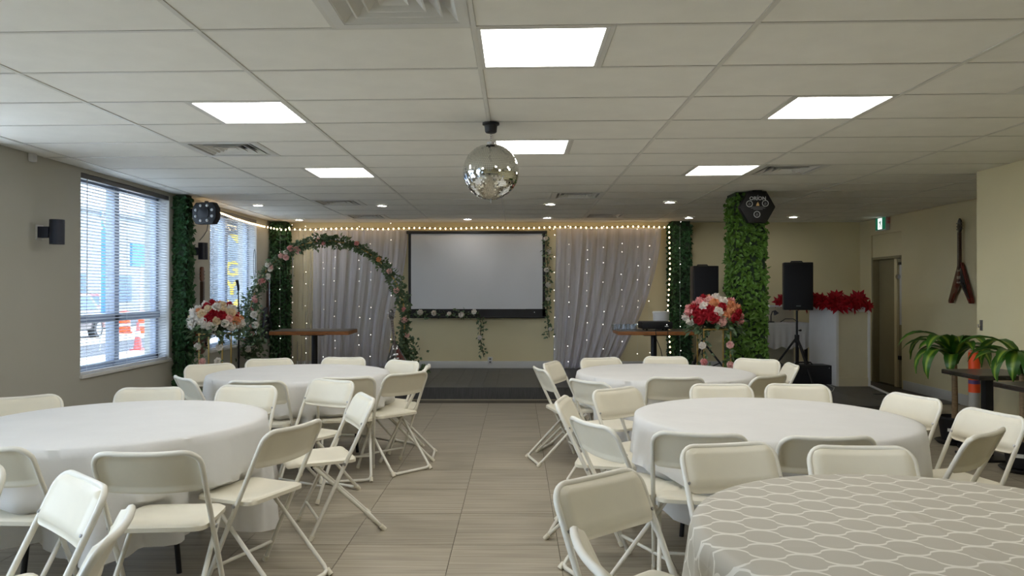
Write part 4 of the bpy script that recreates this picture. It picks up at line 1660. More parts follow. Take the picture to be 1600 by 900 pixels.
# ------------------------------------------------------------------ wooden tables on the stage
def bar_table(label, cx_, yf, w, d, rz):
    t = thing('wooden_table', label, 'table', (cx_, yf + d / 2, STZ), rz, 'wooden pedestal tables on the stage')
    H = 0.745
    MB().box(-w / 2, w / 2, -d / 2, d / 2, H - 0.055, H - 0.006).build('edge_band', 'wood', t, bevel=0.004)
    MB().box(-w / 2 + 0.004, w / 2 - 0.004, -d / 2 + 0.004, d / 2 - 0.004, H - 0.006, H).build('tabletop', 'woodtop', t, bevel=0.002)
    MB().tube([(0, 0, 0.02), (0, 0, H - 0.055)], 0.042, 14).build('pedestal', 'blackmetal', t, smooth=40)
    MB().box(-0.16, 0.16, -0.16, 0.16, H - 0.075, H - 0.055).build('top_plate', 'blackmetal', t)
    MB().box(-0.26, 0.26, -0.24, 0.24, 0.0, 0.022).build('base', 'blackmetal', t, bevel=0.006)
    return t


YT = 10.22
bar_table('wooden pedestal table on the stage in front of the arch', bx(490, YT + 0.3), YT, 1.08, 0.68, R(2))
bar_table('wooden pedestal table on the stage holding the projector', bx(1022, YT + 0.3), YT, 1.08, 0.68, R(-1))
TZ = STZ + 0.745
# projector
t = thing('projector', 'black video projector on the right wooden table', 'projector', (bx(1023, 10.5), 10.5, TZ), R(4))
MB().box(-0.215, 0.215, -0.15, 0.15, 0.022, 0.125).build('case', 'black', t, bevel=0.022)
for sx in (-1, 1):
    MB().tube([(sx * 0.14, -0.10, 0), (sx * 0.14, -0.10, 0.026)], 0.012, 8).build('foot', 'black', t)
    MB().tube([(sx * 0.14, 0.10, 0), (sx * 0.14, 0.10, 0.026)], 0.012, 8).build('foot', 'black', t)
MB().box(0.10, 0.15, -0.152, -0.149, 0.055, 0.065).build('badge', 'letter', t)
MB().box(0.125, 0.132, -0.152, -0.149, 0.078, 0.086).build('indicator', 'fairy', t)
MB().box(-0.19, -0.09, -0.152, -0.149, 0.045, 0.10).build('vent_panel', 'blacksoft', t)
# white tub
t = thing('white_tub', 'white round tub standing behind the projector', 'tub', (bx(1033, 10.72), 10.74, TZ))
MB().lathe([(0.10, 0), (0.112, 0.02), (0.116, 0.225), (0.122, 0.23), (0.122, 0.24), (0.10, 0.242)], 24).build('tub_body', 'booth', t, smooth=40)
MB().lathe([(0.121, 0.236), (0.121, 0.252), (0.11, 0.258), (0.002, 0.258)], 24).build('lid', 'booth', t, smooth=40)
# drinking glasses
gl = MB().lathe([(0.027, 0.0), (0.034, 0.085), (0.032, 0.085), (0.025, 0.008), (0.001, 0.008)], 14)
for i, (px, dy) in enumerate(((959, 0.1), (966, 0.22), (973, 0.12), (980, 0.25), (986, 0.14), (992, 0.26))):
    yy = YT + 0.08 + dy
    lb = ['clear drinking glass at the left end of the projector table', 'second clear drinking glass from the left on the projector table', 'third clear drinking glass from the left on the projector table',
          'fourth clear drinking glass from the left on the projector table', 'fifth clear drinking glass from the left on the projector table', 'clear drinking glass closest to the projector'][i]
    tag(gl.build('drinking_glass', 'clear', None, smooth=40, loc=(bx(px, yy), yy, TZ)), lb, 'glass', 'clear glasses on the projector table')
# projector cables
for (lb, p) in (('black power cable hanging from the projector', [(bx(1024, 10.2), 10.20, TZ + 0.02), (bx(1025, 10.19), 10.18, TZ - 0.10), (bx(1032, 10.2), 10.2, TZ - 0.25), (bx(1038, 10.25), 10.25, TZ - 0.50), (bx(1037, 10.3), 10.3, STZ + 0.006)]),
                ('thin video cable hanging right of the projector', [(bx(1043, 10.2), 10.20, TZ + 0.02), (bx(1043, 10.19), 10.18, TZ - 0.12), (bx(1042, 10.2), 10.2, TZ - 0.40), (bx(1041, 10.3), 10.3, STZ + 0.006)])):
    tag(MB().tube(p, 0.005, 6).build('projector_cable', 'cord', None, smooth=60), lb, 'cable', 'projector cables')


# ------------------------------------------------------------------ bouquets on stands
def bouquet(label, slabel, x, y, ztop, w, palette, seed, stand_w, gold):
    rnd = random.Random(seed)
    s = thing('flower_stand', slabel, 'flower stand', (x, y, 0), 0, 'tall flower stands')
    h = ztop
    q = stand_w / 2
    for sx in (-1, 1):
        for sy in (-1, 1):
            MB().box(sx * q - 0.007, sx * q + 0.007, sy * q - 0.007, sy * q + 0.007, 0.0, h).build('post', gold, s)
    for z in (0.004, h - 0.01):
        mb = MB()
        mb.tube([(-q, -q, z), (q, -q, z), (q, q, z), (-q, q, z)], 0.008, 4, closed=True)
        mb.build('ring_frame', gold, s)
    MB().box(-q, q, -q, q, h - 0.012, h).build('top_plate', 'acrylic', s)
    for sx in (-1, 1):
        mb = MB()
        for i in range(60):
            leaf(mb, Vector((sx * (q - 0.01) + rnd.gauss(0, 0.03), -q + rnd.gauss(0, 0.02), rnd.uniform(0.15, h))), rv(rnd), rv(rnd) + Vector((0, -1, 0)), 0.06, 0.04)
        o = mb.build('trailing_leaves', 'leafgar', s)
        o['kind'] = 'stuff'
        for i in range(4):
            put_rose(s, rnd.choice(['pink', 'blush', 'white']), (sx * (q - 0.01) + rnd.gauss(0, 0.02), -q - 0.02, h * (0.25 + 0.2 * i) + rnd.uniform(-0.05, 0.05)), (rnd.uniform(-.3, .3), -1, 0.2), 0.75)
    b = thing('rose_bouquet', label, 'bouquet', (x, y, ztop), 0, 'large rose bouquets')
    MB().lathe([(0.05, 0.0), (0.12, 0.03), (0.16, 0.09), (0.14, 0.16), (0.02, 0.20)], 14).build('moss_base', 'ivycore', b, smooth=60)
    mb = MB()
    for i in range(170):
        a = rnd.uniform(0, 2 * PI)
        rr = w / 2 * rnd.uniform(0.35, 1.0)
        p = Vector((rr * math.cos(a), rr * math.sin(a) * 0.75, rnd.uniform(-0.05, 0.14)))
        leaf(mb, p, Vector((math.cos(a), math.sin(a), rnd.uniform(-0.8, 0.4))), Vector((0, 0, 1)) + rv(rnd) * 0.4, rnd.uniform(0.07, 0.11), 0.055)
    o = mb.build('foliage', 'leafgar', b)
    o['kind'] = 'stuff'
    n = 62
    for i in range(n):
        v = (i + 0.5) / n
        el = math.asin(1 - 1.12 * v)
        az = i * 2.39996
        d = Vector((math.cos(el) * math.cos(az), math.cos(el) * math.sin(az), math.sin(el)))
        p = Vector((d.x * w / 2 * 0.93, d.y * w / 2 * 0.72, 0.10 + d.z * 0.235))
        p *= rnd.uniform(0.93, 1.04)
        put_rose(b, rnd.choice(palette), p, d + rv(rnd) * 0.25, rnd.uniform(0.85, 1.3))
    return b


bouquet('round bouquet of pink, red and white roses on the right stand', 'gold post flower stand below the right rose bouquet', bx(1110, 8.42), 8.30, bz(512, 8.35), 0.60,
        ['pink', 'pink', 'white', 'red', 'peach', 'blush', 'white', 'red'], 31, 0.29, 'gold')
bouquet('round bouquet of white, cream and red roses by the far left window', 'pale post flower stand below the left rose bouquet', bx(342, 8.62), 8.50, bz(519, 8.6), 0.58,
        ['white', 'white', 'cream', 'red', 'peach', 'cream', 'blush', 'red', 'white'], 44, 0.26, 'gold')

# microphone stand
t = thing('microphone_stand', 'thin black microphone stand in front of the far left window', 'microphone stand', (bx(372, 9.8), 9.8, 0))
MB().lathe([(0.13, 0), (0.13, 0.012), (0.03, 0.03), (0.014, 0.05)], 18).build('base', 'blackmetal', t, smooth=40)
MB().tube([(0, 0, 0.03), (0, 0, 1.0), (-0.005, 0, 1.48)], [0.011, 0.011, 0.007], 8).build('pole', 'blackmetal', t, smooth=40)
MB().tube([(0, 0, 0.96), (0, 0, 1.06)], 0.017, 8).build('clutch', 'black', t, smooth=40)
MB().tube([(-0.005, 0, 1.47), (-0.005, -0.01, 1.53), (-0.006, -0.05, 1.60)], [0.014, 0.016, 0.020], 8).build('microphone_clip', 'black', t, smooth=40)


# ------------------------------------------------------------------ speakers
def speaker(label, x, y, z0, w, h, d, rz, group='loudspeakers'):
    t = thing('loudspeaker', label, 'loudspeaker', (x, y, z0), rz, group)
    poly = [(-w / 2, -d / 2), (w / 2, -d / 2), (w / 2 * 0.98, d * 0.1), (w / 2 * 0.6, d / 2), (-w / 2 * 0.6, d / 2), (-w / 2 * 0.98, d * 0.1)]
    MB().prism(poly, 0, h).build('cabinet', 'black', t, bevel=0.012)
    g = MB().box(-w / 2 + 0.018, w / 2 - 0.018, -d / 2 - 0.010, -d / 2 + 0.002, 0.03, h - 0.03).build('grille', 'blacksoft', t, bevel=0.006)
    MB().box(-0.03, 0.03, -d / 2 - 0.013, -d / 2 - 0.009, 0.05, 0.065).build('badge', 'letter_dim', g)
    MB().tube([(-0.08, d * 0.1, h), (-0.07, d * 0.1, h + 0.018), (0.07, d * 0.1, h + 0.018), (0.08, d * 0.1, h)], 0.010, 6).build('handle', 'black', t, smooth=40)
    return t


def tripod(label, x, y, z0, h, spread, rz, group='speaker stands'):
    t = thing('speaker_stand', label, 'speaker stand', (x, y, z0), rz, group)
    MB().tube([(0, 0, 0.10), (0, 0, h * 0.62)], 0.020, 10).build('lower_tube', 'blackmetal', t, smooth=40)
    MB().tube([(0, 0, h * 0.58), (0, 0, h)], 0.015, 10).build('upper_tube', 'blackmetal', t, smooth=40)
    MB().tube([(0, 0, h * 0.55), (0, 0, h * 0.66)], 0.032, 10).build('collar', 'black', t, smooth=40)
    MB().tube([(0.03, 0, h * 0.72), (0.07, 0, h * 0.72)], [0.008, 0.016], 8).build('clamp_knob', 'black', t, smooth=40)
    for k in range(3):
        a = 2 * PI * k / 3 + 0.3
        c, s = math.cos(a), math.sin(a)
        leg = MB().tube([(0.02 * c, 0.02 * s, h * 0.60), (spread * c, spread * s, 0.012)], 0.015, 8).build('leg', 'blackmetal', t, smooth=40)
        MB().tube([(spread * c * 0.97, spread * s * 0.97, 0.03), (spread * c * 1.03, spread * s * 1.03, 0.0)], 0.020, 8).build('rubber_foot', 'black', leg)
        MB().tube([(0.02 * c, 0.02 * s, 0.13), (spread * c * 0.55, spread * s * 0.55, h * 0.27)], 0.009, 6).build('brace', 'blackmetal', t, smooth=40)
    return t


YS3 = 10.62
sx3 = bx(1244, YS3)
tripod('black tripod stand under the loudspeaker beside the white booth', sx3, YS3, STZ, 1.02, 0.44, R(20))
speaker('black loudspeaker on a tripod in front of the red poinsettias', sx3, YS3, bz(484, YS3), 0.39, 0.665, 0.36, R(-14))
YS4 = 11.1
sx4 = bx(1098, YS4)
tripod('black tripod stand behind the right rose bouquet', sx4, YS4, STZ, 0.86, 0.42, R(-35))
speaker('tall black loudspeaker behind the right rose bouquet', sx4, YS4, STZ + 0.86, 0.37, bz(416, YS4) - STZ - 0.86, 0.36, R(0))
t = thing('amplifier_cabinet', 'narrow upright black cabinet between the bouquet and the ivy column', 'cabinet', (bx(1145, 10.4), 10.4, STZ))
MB().box(-0.10, 0.10, -0.14, 0.14, 0.0, 0.86).build('case', 'guitar_blue', t, bevel=0.01)
MB().box(-0.085, 0.085, -0.146, -0.138, 0.04, 0.80).build('grille', 'blacksoft', t, bevel=0.004)

# ------------------------------------------------------------------ booth
t = thing('white_booth', 'white and cream panelled counter booth at the right of the stage', 'booth', (0, 0, STZ))
bx0, bx1, by_ = bx(1305, 10.2), bx(1357, 10.2), 10.2
bh = 1.05
fp = MB().box(bx0, bx1, by_, by_ + 0.04, 0, bh).build('front_panel', 'boothc', t)
MB().box(bx0 - 0.005, bx0 + 0.03, by_ - 0.012, by_ + 0.002, 0, bh).build('stile', 'booth', fp)
MB().box(bx1 - 0.03, bx1 + 0.005, by_ - 0.012, by_ + 0.002, 0, bh).build('stile', 'booth', fp)
MB().box(bx0 + 0.03, bx1 - 0.03, by_ - 0.012, by_ + 0.002, bh - 0.04, bh).build('rail', 'booth', fp)
MB().box(bx0 + 0.03, bx1 - 0.03, by_ - 0.014, by_ + 0.002, 0, 0.12).build('kickboard', 'boothc', fp)
# angled side panel
p0, p1 = Vector((bx0, by_ + 0.01, 0)), Vector((bx(1263, 10.95), 10.95, 0))
dv = (p1 - p0)
T = Matrix.Translation(p0) @ Matrix.Rotation(math.atan2(dv.y, dv.x), 4, 'Z')
MB().box(0, dv.length, -0.04, 0.0, 0, bh, T).build('side_panel', 'booth', t)
MB().box(bx(1200, 11.5), bx(1262, 10.97), 11.55, 11.59, 0, bh + 0.02).build('rear_panel', 'boothc', t)
MB().prism([(bx0, by_), (bx1, by_), (bx1, 11.6), (bx(1200, 11.5), 11.6), (bx(1200, 11.5), 11.45), (p1.x + 0.02, 11.4), (p1.x, p1.y)], bh, bh + 0.025).build('ledge', 'booth', t)
MB().box(bx1 - 0.03, bx1, by_, 11.6, 0, bh).build('end_panel', 'booth', t)

# poinsettia flowers along the booth
pm = MB()
rp_ = random.Random(3)
for ring, (n, L, el) in enumerate(((6, 0.13, 0.05), (6, 0.10, 0.5), (5, 0.06, 0.9))):
    for k in range(n):
        a = 2 * PI * (k + 0.5 * ring) / n
        d = Vector((math.cos(a) * math.cos(el), math.sin(a) * math.cos(el), math.sin(el)))
        leaf(pm, Vector((0, 0, 0.006 * ring)), d, Vector((0, 0, 1)), L, L * 0.5)
pme = pm.build('poinsettia_flower', 'poin')
pmesh = pme.data
bpy.data.objects.remove(pme)
t = thing('poinsettia_garland', 'row of red artificial poinsettias lying on the white booth', 'flowers', (0, 0, STZ + bh + 0.03))
path = [(bx(1218, 11.45), 11.45), (bx(1262, 10.95), 10.95), (bx(1300, 10.25), 10.25), (bx(1330, 10.2), 10.2), (bx(1352, 10.2), 10.25)]
for i in range(44):
    u = i / 43 * 3.999
    k = int(u)
    f_ = u - k
    x = path[k][0] + (path[k + 1][0] - path[k][0]) * f_ + rp_.uniform(-0.06, 0.06)
    y = path[k][1] + (path[k + 1][1] - path[k][1]) * f_ + rp_.uniform(-0.07, 0.10)
    o = link('poinsettia_flower', pmesh, t, (x, y, rp_.uniform(-0.01, 0.14)))
    o.rotation_mode = 'QUATERNION'
    o.rotation_quaternion = Vector((rp_.uniform(-0.6, 0.6), -1.0 + rp_.uniform(-0.3, 0.8), rp_.uniform(0.1, 1.0))).to_track_quat('Z', 'Y')
    sc_ = rp_.uniform(0.8, 1.25)
    o.scale = (sc_, sc_, sc_)

# clothed table in the booth with gear
YD = 11.05
t = thing('equipment_table', 'low table under a short white lace cloth behind the tripod', 'table', (bx(1230, YD), YD, STZ))
MB().box(-0.36, 0.30, -0.02, 0.40, 0.79, 0.82).build('tabletop', 'booth', t)
for sx in (-0.33, 0.27):
    for sy in (0.02, 0.36):
        MB().box(sx - 0.02, sx + 0.02, sy - 0.02, sy + 0.02, 0, 0.79).build('leg', 'black', t)
mb = MB()
for j in range(8):
    for i in range(41):
        x = -0.37 + 0.68 * i / 40
        v = j / 7
        mb.V.append((x, -0.03 - 0.012 * v * math.sin(i * 1.1) - 0.01, 0.825 - 0.37 * v + 0.02 * v * math.sin(i * 0.5)))
for j in range(7):
    for i in range(40):
        a = j * 41 + i
        mb.F.append((a, a + 1, a + 42, a + 41))
mb.box(-0.37, 0.31, -0.035, 0.41, 0.821, 0.826)
mb.build('cloth', 'cloth', t, smooth=70)
t = thing('desk_lamp', 'small dark gooseneck lamp on the lace covered table', 'lamp', (bx(1208, YD), YD + 0.12, STZ + 0.826))
MB().lathe([(0.05, 0), (0.05, 0.012), (0.012, 0.02)], 14).build('base', 'black', t, smooth=40)
MB().tube([(0, 0, 0.015), (0, 0, 0.10), (0.02, 0, 0.16), (0.05, 0, 0.17)], 0.008, 6).build('arm', 'black', t, smooth=60)
MB().lathe([(0.015, 0), (0.04, 0.06), (0.036, 0.06)], 12, TR(0.05, 0, 0.175, ry=R(150))).build('shade', 'black', t, smooth=40)
tag(MB().tube([(bx(1222, YD), YD + 0.1, STZ + 0.832), (bx(1230, YD), YD + 0.1, STZ + 0.88), (bx(1242, YD), YD + 0.1, STZ + 0.88), (bx(1250, YD), YD + 0.1, STZ + 0.832)], 0.006, 6).build('headset_band', 'black', None, smooth=60), 'thin black looped cable on the lace covered table', 'cable')

# amplifier under the tripod
t = thing('amplifier', 'low black amplifier case on the stage under the tripod', 'amplifier', (bx(1252, 10.5), 10.45, STZ))
MB().box(-0.34, 0.34, -0.13, 0.13, 0.012, 0.27).build('case', 'black', t, bevel=0.008)
MB().box(-0.32, 0.32, -0.136, -0.128, 0.03, 0.25).build('front_panel', 'blacksoft', t, bevel=0.003)
MB().tube([(-0.12, 0, 0.27), (-0.10, 0, 0.30), (0.10, 0, 0.30), (0.12, 0, 0.27)], 0.010, 6).build('handle', 'black', t, smooth=40)
for sx in (-0.30, 0.30):
    MB().tube([(sx, -0.14, 0.235), (sx, -0.132, 0.235)], 0.008, 8).build('screw', 'chrome', t)
    MB().tube([(sx, 0, 0.0), (sx, 0, 0.015)], 0.02, 8).build('foot', 'black', t)
tag(MB().tube([(bx(1293, 10.3), 10.35, STZ + 0.006), (bx(1302, 10.0), 10.0, STZ + 0.006), (bx(1300, 9.7), 9.7, STZ + 0.006), (bx(1293, 9.3), 9.35, STZ + 0.006)], 0.006, 6).build('floor_cable', 'white_metal', None, smooth=60), 'white cable lying on the dark stage floor by the booth', 'cable')

# ------------------------------------------------------------------ hexagonal box on the right column
HY = 8.56
t = thing('effect_light', 'hexagonal black light box with white lettering on the right ivy column', 'stage light', (bx(1182, HY), HY, bz(324, HY)))
hexp = [(0.205 * math.cos(PI / 3 * i), 0.180 * math.sin(PI / 3 * i) / 0.866) for i in range(6)]
FX = Matrix.Rotation(PI / 2, 4, 'X')
MB().prism(hexp, -0.07, 0.03, FX).build('case', 'black', t, bevel=0.012)
MB().box(-0.05, 0.05, -0.02, 0.02, 0.17, CEIL - bz(324, HY)).build('bracket', 'blackmetal', t)
text_obj('ORION', 0.058, 'lettering', 'letter', t, Matrix.Translation((0.0, -0.0335, 0.095)) @ FX, bold=0.0012)
for (x, z) in ((-0.095, 0.035), (0.085, 0.040), (-0.01, -0.085)):
    mb = MB()
    pts = [(x + 0.034 * math.cos(2 * PI * i / 24), -0.0335, z + 0.034 * math.sin(2 * PI * i / 24)) for i in range(24)]
    mb.tube(pts, 0.0042, 5, closed=True)
    r_ = mb.build('round_mark', 'letter', t, smooth=60)
    MB().prism([(x - 0.016, z - 0.016), (x + 0.010, z - 0.018), (x + 0.016, z + 0.006), (x - 0.004, z + 0.018)], 0.0315, 0.0335, FX).build('emblem', 'letter_dim', r_)
MB().prism([(-0.020, 0.012), (0.018, 0.012), (0.014, 0.032), (0.002, 0.058), (-0.014, 0.034)], 0.0315, 0.0335, FX).build('emblem', 'flame', t)
MB().prism([(-0.012, 0.120), (0.014, 0.120), (0.001, 0.140)], 0.0315, 0.0335, FX).build('emblem', 'letter_dim', t)
for k, (z, w) in enumerate(((0.0, 0.075), (-0.014, 0.085), (-0.028, 0.055))):
    MB().box(-w + 0.005, w, -0.0335, -0.031, z - 0.004, z + 0.004).build('print_line', 'letter_dim', t)

# LED effect light on the left column
LY = 8.74
t = thing('effect_light', 'black octagonal effect light with round lenses on the left ivy column', 'stage light', (bx(317, LY), LY, bz(332.5, LY)), R(-12))
a_, b_ = 0.155, 0.128
oct_ = [(-a_, -b_ * 0.45), (-a_ * 0.72, -b_), (a_ * 0.72, -b_), (a_, -b_ * 0.45), (a_, b_ * 0.45), (a_ * 0.72, b_), (-a_ * 0.72, b_), (-a_, b_ * 0.45)]
MB().prism(oct_, -0.10, 0.0, FX).build('case', 'black', t, bevel=0.012)
MB().prism([(x * 0.45, z * 0.45) for x, z in oct_], 0.001, 0.012, FX).build('centre_boss', 'black', t, bevel=0.004)
for i in range(8):
    an = 2 * PI * (i + 0.5) / 8
    MB().lathe([(0.017, 0), (0.017, 0.006), (0.010, 0.012), (0.001, 0.013)], 12, TR(0.115 * math.cos(an), -0.001, 0.095 * math.sin(an), rx=PI / 2)).build('lens', 'letter', t, smooth=50)
MB().tube([(-0.16, 0.04, 0), (-0.20, 0.06, 0.05), (-0.30, 0.14, 0.05)], 0.012, 6).build('bracket', 'blackmetal', t, smooth=40)
MB().tube([(0.0, 0.05, 0.12), (0.0, 0.05, 0.145)], 0.022, 8).build('mount', 'blackmetal', t, smooth=40)
MB().tube([(0.02, 0.05, -0.12), (0.0, 0.06, -0.20), (-0.06, 0.08, -0.26), (-0.14, 0.12, -0.31)], 0.005, 6).build('power_cord', 'cord', t, smooth=60)


# ------------------------------------------------------------------ wall sconces, sensor
def sconce(label, y, zc):
    t = thing('wall_sconce', label, 'wall light', (XL, y, zc), 0, 'dark wall sconces')
    MB().box(0.0, 0.008, -0.05, 0.05, -0.07, 0.06).build('wall_plate', 'trim', t, bevel=0.002)
    MB().box(0.008, 0.10, -0.035, 0.035, -0.05, 0.045).build('bracket', 'navy', t, bevel=0.004)
    MB().lathe([(0.050, -0.105), (0.058, -0.105), (0.058, 0.105), (0.050, 0.105), (0.050, 0.09), (0.002, 0.088)], 24, TR(0.155, 0, 0)).build('shade', 'navy', t, smooth=40)
    MB().lathe([(0.001, -0.092), (0.049, -0.092)], 16, TR(0.155, 0, 0), cap=False).build('lens', 'letter_dim', t)
    return t


sconce('dark cylindrical wall sconce on the left wall beside the near window', 6.36, 1.965)
sconce('dark wall sconce between the left ivy column and the far window', 9.33, 1.96)
t = thing('motion_sensor', 'small white motion sensor high on the left wall near the ceiling', 'sensor', (XL, 6.24, bz(245, 6.24)))
MB().box(0, 0.045, -0.03, 0.03, -0.035, 0.035).build('case', 'trim', t, bevel=0.012)
MB().box(0.044, 0.047, -0.016, 0.016, -0.02, 0.008).build('sensor_window', 'letter', t, bevel=0.001)

# exit sign on the right wall
EY = 11.72
t = thing('exit_sign', 'green running man exit sign above the door in the right wall', 'exit sign', (XR2, EY, bz(350, EY)))
MB().box(-0.06, 0, -0.17, 0.17, -0.105, 0.105).build('case', 'white_metal', t, bevel=0.006)
MB().box(-0.063, -0.058, -0.155, 0.155, -0.092, 0.092).build('green_face', 'exit_g', t)
Tm = Matrix.Translation((-0.0635, 0, 0)) @ Matrix.Rotation(-PI / 2, 4, 'Z') @ FX
man = MB()
man.prism([(-0.075, -0.085), (0.055, -0.085), (0.055, 0.085), (-0.075, 0.085)], 0.0, 0.001, Tm)
man.build('door_symbol', 'exit_w', t)
mb = MB()
mb.prism([(0.012 * math.cos(2 * PI * i / 10) + 0.0, 0.012 * math.sin(2 * PI * i / 10) + 0.058) for i in range(10)], 0.0012, 0.002, Tm)
mb.prism([(-0.022, 0.036), (0.014, 0.042), (0.018, -0.004), (-0.012, -0.010)], 0.0012, 0.002, Tm)
mb.prism([(-0.012, -0.008), (0.004, -0.008), (-0.018, -0.072), (-0.036, -0.072)], 0.0012, 0.002, Tm)
mb.prism([(0.004, -0.008), (0.018, -0.004), (0.040, -0.036), (0.034, -0.066), (0.022, -0.064), (0.026, -0.038)], 0.0012, 0.002, Tm)
mb.prism([(0.012, 0.040), (0.016, 0.030), (0.044, 0.012), (0.048, 0.022)], 0.0012, 0.002, Tm)
mb.prism([(-0.020, 0.036), (-0.014, 0.026), (-0.046, 0.004), (-0.052, 0.012)], 0.0012, 0.002, Tm)
mb.build('running_figure', 'exit_g', t)
for k in (0, 1):
    MB().box(-0.05, -0.01, -0.20, -0.172, 0.04 - 0.05 * k, 0.08 - 0.05 * k).build('indicator_lamp', 'rose_pink', t, bevel=0.003)


# ------------------------------------------------------------------ dark tables, plants and post by the right wall
def dark_table(label, x0, x1, y0, y1, px_, py_):
    t = thing('dark_table', label, 'table', ((x0 + x1) / 2, (y0 + y1) / 2, 0), 0, 'dark tables by the right wall')
    hx, hy = (x1 - x0) / 2, (y1 - y0) / 2
    MB().box(-hx, hx, -hy, hy, 0.712, 0.748).build('edge_band', 'tabletop_dark', t, bevel=0.003)
    MB().box(-hx + 0.004, hx - 0.004, -hy + 0.004, hy - 0.004, 0.748, 0.752).build('tabletop', 'woodtop', t)
    MB().box(px_ - 0.035, px_ + 0.035, py_ - 0.035, py_ + 0.035, 0.02, 0.712).build('pedestal', 'blackmetal', t, bevel=0.004)
    MB().box(px_ - 0.17, px_ + 0.17, py_ - 0.20, py_ + 0.20, 0.0, 0.022).build('base', 'blackmetal', t, bevel=0.006)


dark_table('dark table by the right wall behind the orange post', 3.87, 4.415, 6.30, 6.86, -0.02, 0.02)
dark_table('dark table cut by the right picture edge, in front of a plant', 3.73, 4.415, 5.15, 5.90, 0.05, 0)


def strap_leaf(L, W, droop, rnd):
    mb = MB()
    n = 9
    for i in range(n + 1):
        v = i / n
        a = R(78) - droop * v ** 1.2
        # integrate the curve
        if i == 0:
            x = z = 0.0
        else:
            x += L / n * math.cos(a)
            z += L / n * math.sin(a)
        w = W / 2 * min(1, 0.35 + 2.2 * v) * (1 - max(0, (v - 0.55) / 0.45) ** 2.0) + 0.001
        for k, u in enumerate((-1, -0.5, 0, 0.5, 1)):
            mb.V.append((x - 0.010 * math.sin(a) * (-abs(u)), u * w, z + 0.018 * abs(u) * math.cos(a)))
            mb.UV.append((0.5 + u / 2, v))
    for i in range(n):
        for k in range(4):
            a = i * 5 + k
            mb.F.append((a, a + 1, a + 6, a + 5))
    return mb


def plant(label, x, y, crown, seed, azs):
    rnd = random.Random(seed)
    t = thing('corn_plant', label, 'potted plant', (x, y, 0), 0, 'potted corn plants by the right wall')
    p = MB().lathe([(0.10, 0.03), (0.115, 0.04), (0.145, 0.24), (0.15, 0.245), (0.15, 0.26), (0.135, 0.26), (0.13, 0.225)], 20).build('pot', 'black', t, smooth=40)
    MB().lathe([(0.14, 0.0), (0.175, 0.03), (0.170, 0.034), (0.12, 0.012), (0.001, 0.012)], 20).build('saucer', 'black', t, smooth=40)
    MB().lathe([(0.128, 0.22), (0.08, 0.235), (0.001, 0.24)], 16).build('soil', 'soil', t, smooth=60)
    MB().box(-0.06, -0.005, -0.137, -0.132, 0.13, 0.16, Matrix.Rotation(R(-30), 4, 'Z')).build('price_label', 'paper', p)
    MB().tube([(0, 0, 0.22), (0.004, 0.004, 0.45), (-0.003, 0, crown - 0.02)], [0.028, 0.026, 0.024], 10).build('cane', 'cane', t, smooth=50)
    for i, az in enumerate(azs):
        L = rnd.uniform(0.45, 0.68)
        lv = strap_leaf(L, rnd.uniform(0.10, 0.135), R(rnd.uniform(110, 195)), rnd)
        o = lv.build('leaf', 'strap', t, smooth=70)
        o.location = (0.015 * math.cos(az), 0.015 * math.sin(az), crown - 0.06 + 0.10 * i / len(azs))
        o.rotation_euler = (0, 0, az)
    return t


plant('corn plant with striped arching leaves behind the dark table, left one', 4.20, 7.22, 0.80, 5, [R(a) for a in (180, 205, 232, 258, 285, 160, 140, 190, 245, 270, 215, 120, 300, 172)])
plant('corn plant with striped leaves between the two dark tables at the edge', 4.10, 6.10, 0.83, 8, [R(a) for a in (180, 215, 240, 265, 295, 150, 128, 195, 250, 275, 225, 165, 310, 100)])
t = thing('delineator_post', 'orange and grey traffic delineator post between the plants', 'traffic post', (bx(1521, 6.98), 7.0, 0))
MB().lathe([(0.14, 0), (0.14, 0.03), (0.06, 0.06)], 16).build('base', 'black', t, smooth=40)
MB().tube([(0, 0, 0.05), (0, 0, 0.90)], 0.048, 16).build('tube', 'greypost', t, smooth=40)
for z0, z1, m_ in ((0.04, 0.14, 'orange'), (0.52, 0.60, 'orange'), (0.60, 0.635, 'purple'), (0.635, 0.89, 'orange')):
    MB().lathe([(0.0492, z0), (0.0492, z1)], 16, cap=False).build('sleeve', m_, t, smooth=40)
MB().lathe([(0.049, 0.89), (0.045, 0.905), (0.02, 0.91), (0.001, 0.91)], 16).build('cap', 'orange', t, smooth=40)
t = thing('wall_hook', 'small metal hook on the near right wall above the plants', 'hook', (XR, 7.19, bz(508, 7.19)))
MB().box(-0.006, 0, -0.02, 0.02, -0.05, 0.05).build('plate', 'steel', t, bevel=0.002)
MB().tube([(-0.004, 0, -0.01), (-0.03, 0, -0.02), (-0.032, 0, 0.01)], 0.006, 6).build('prong', 'steel', t, smooth=40)

# ------------------------------------------------------------------ outside the windows
g = struct(MB().box(-80, XL - WT - 0.01, -40, 90, -0.25, -0.12).build('outside_ground', 'asphalt'))
sw_ = struct(MB().box(-9.6, XL - WT - 0.02, -40, 90, -0.12, -0.02).build('outside_sidewalk', 'walk'))
struct(MB().box(-16.5, -12.6, -40, 90, -0.12, -0.06).build('outside_verge', 'walk'))


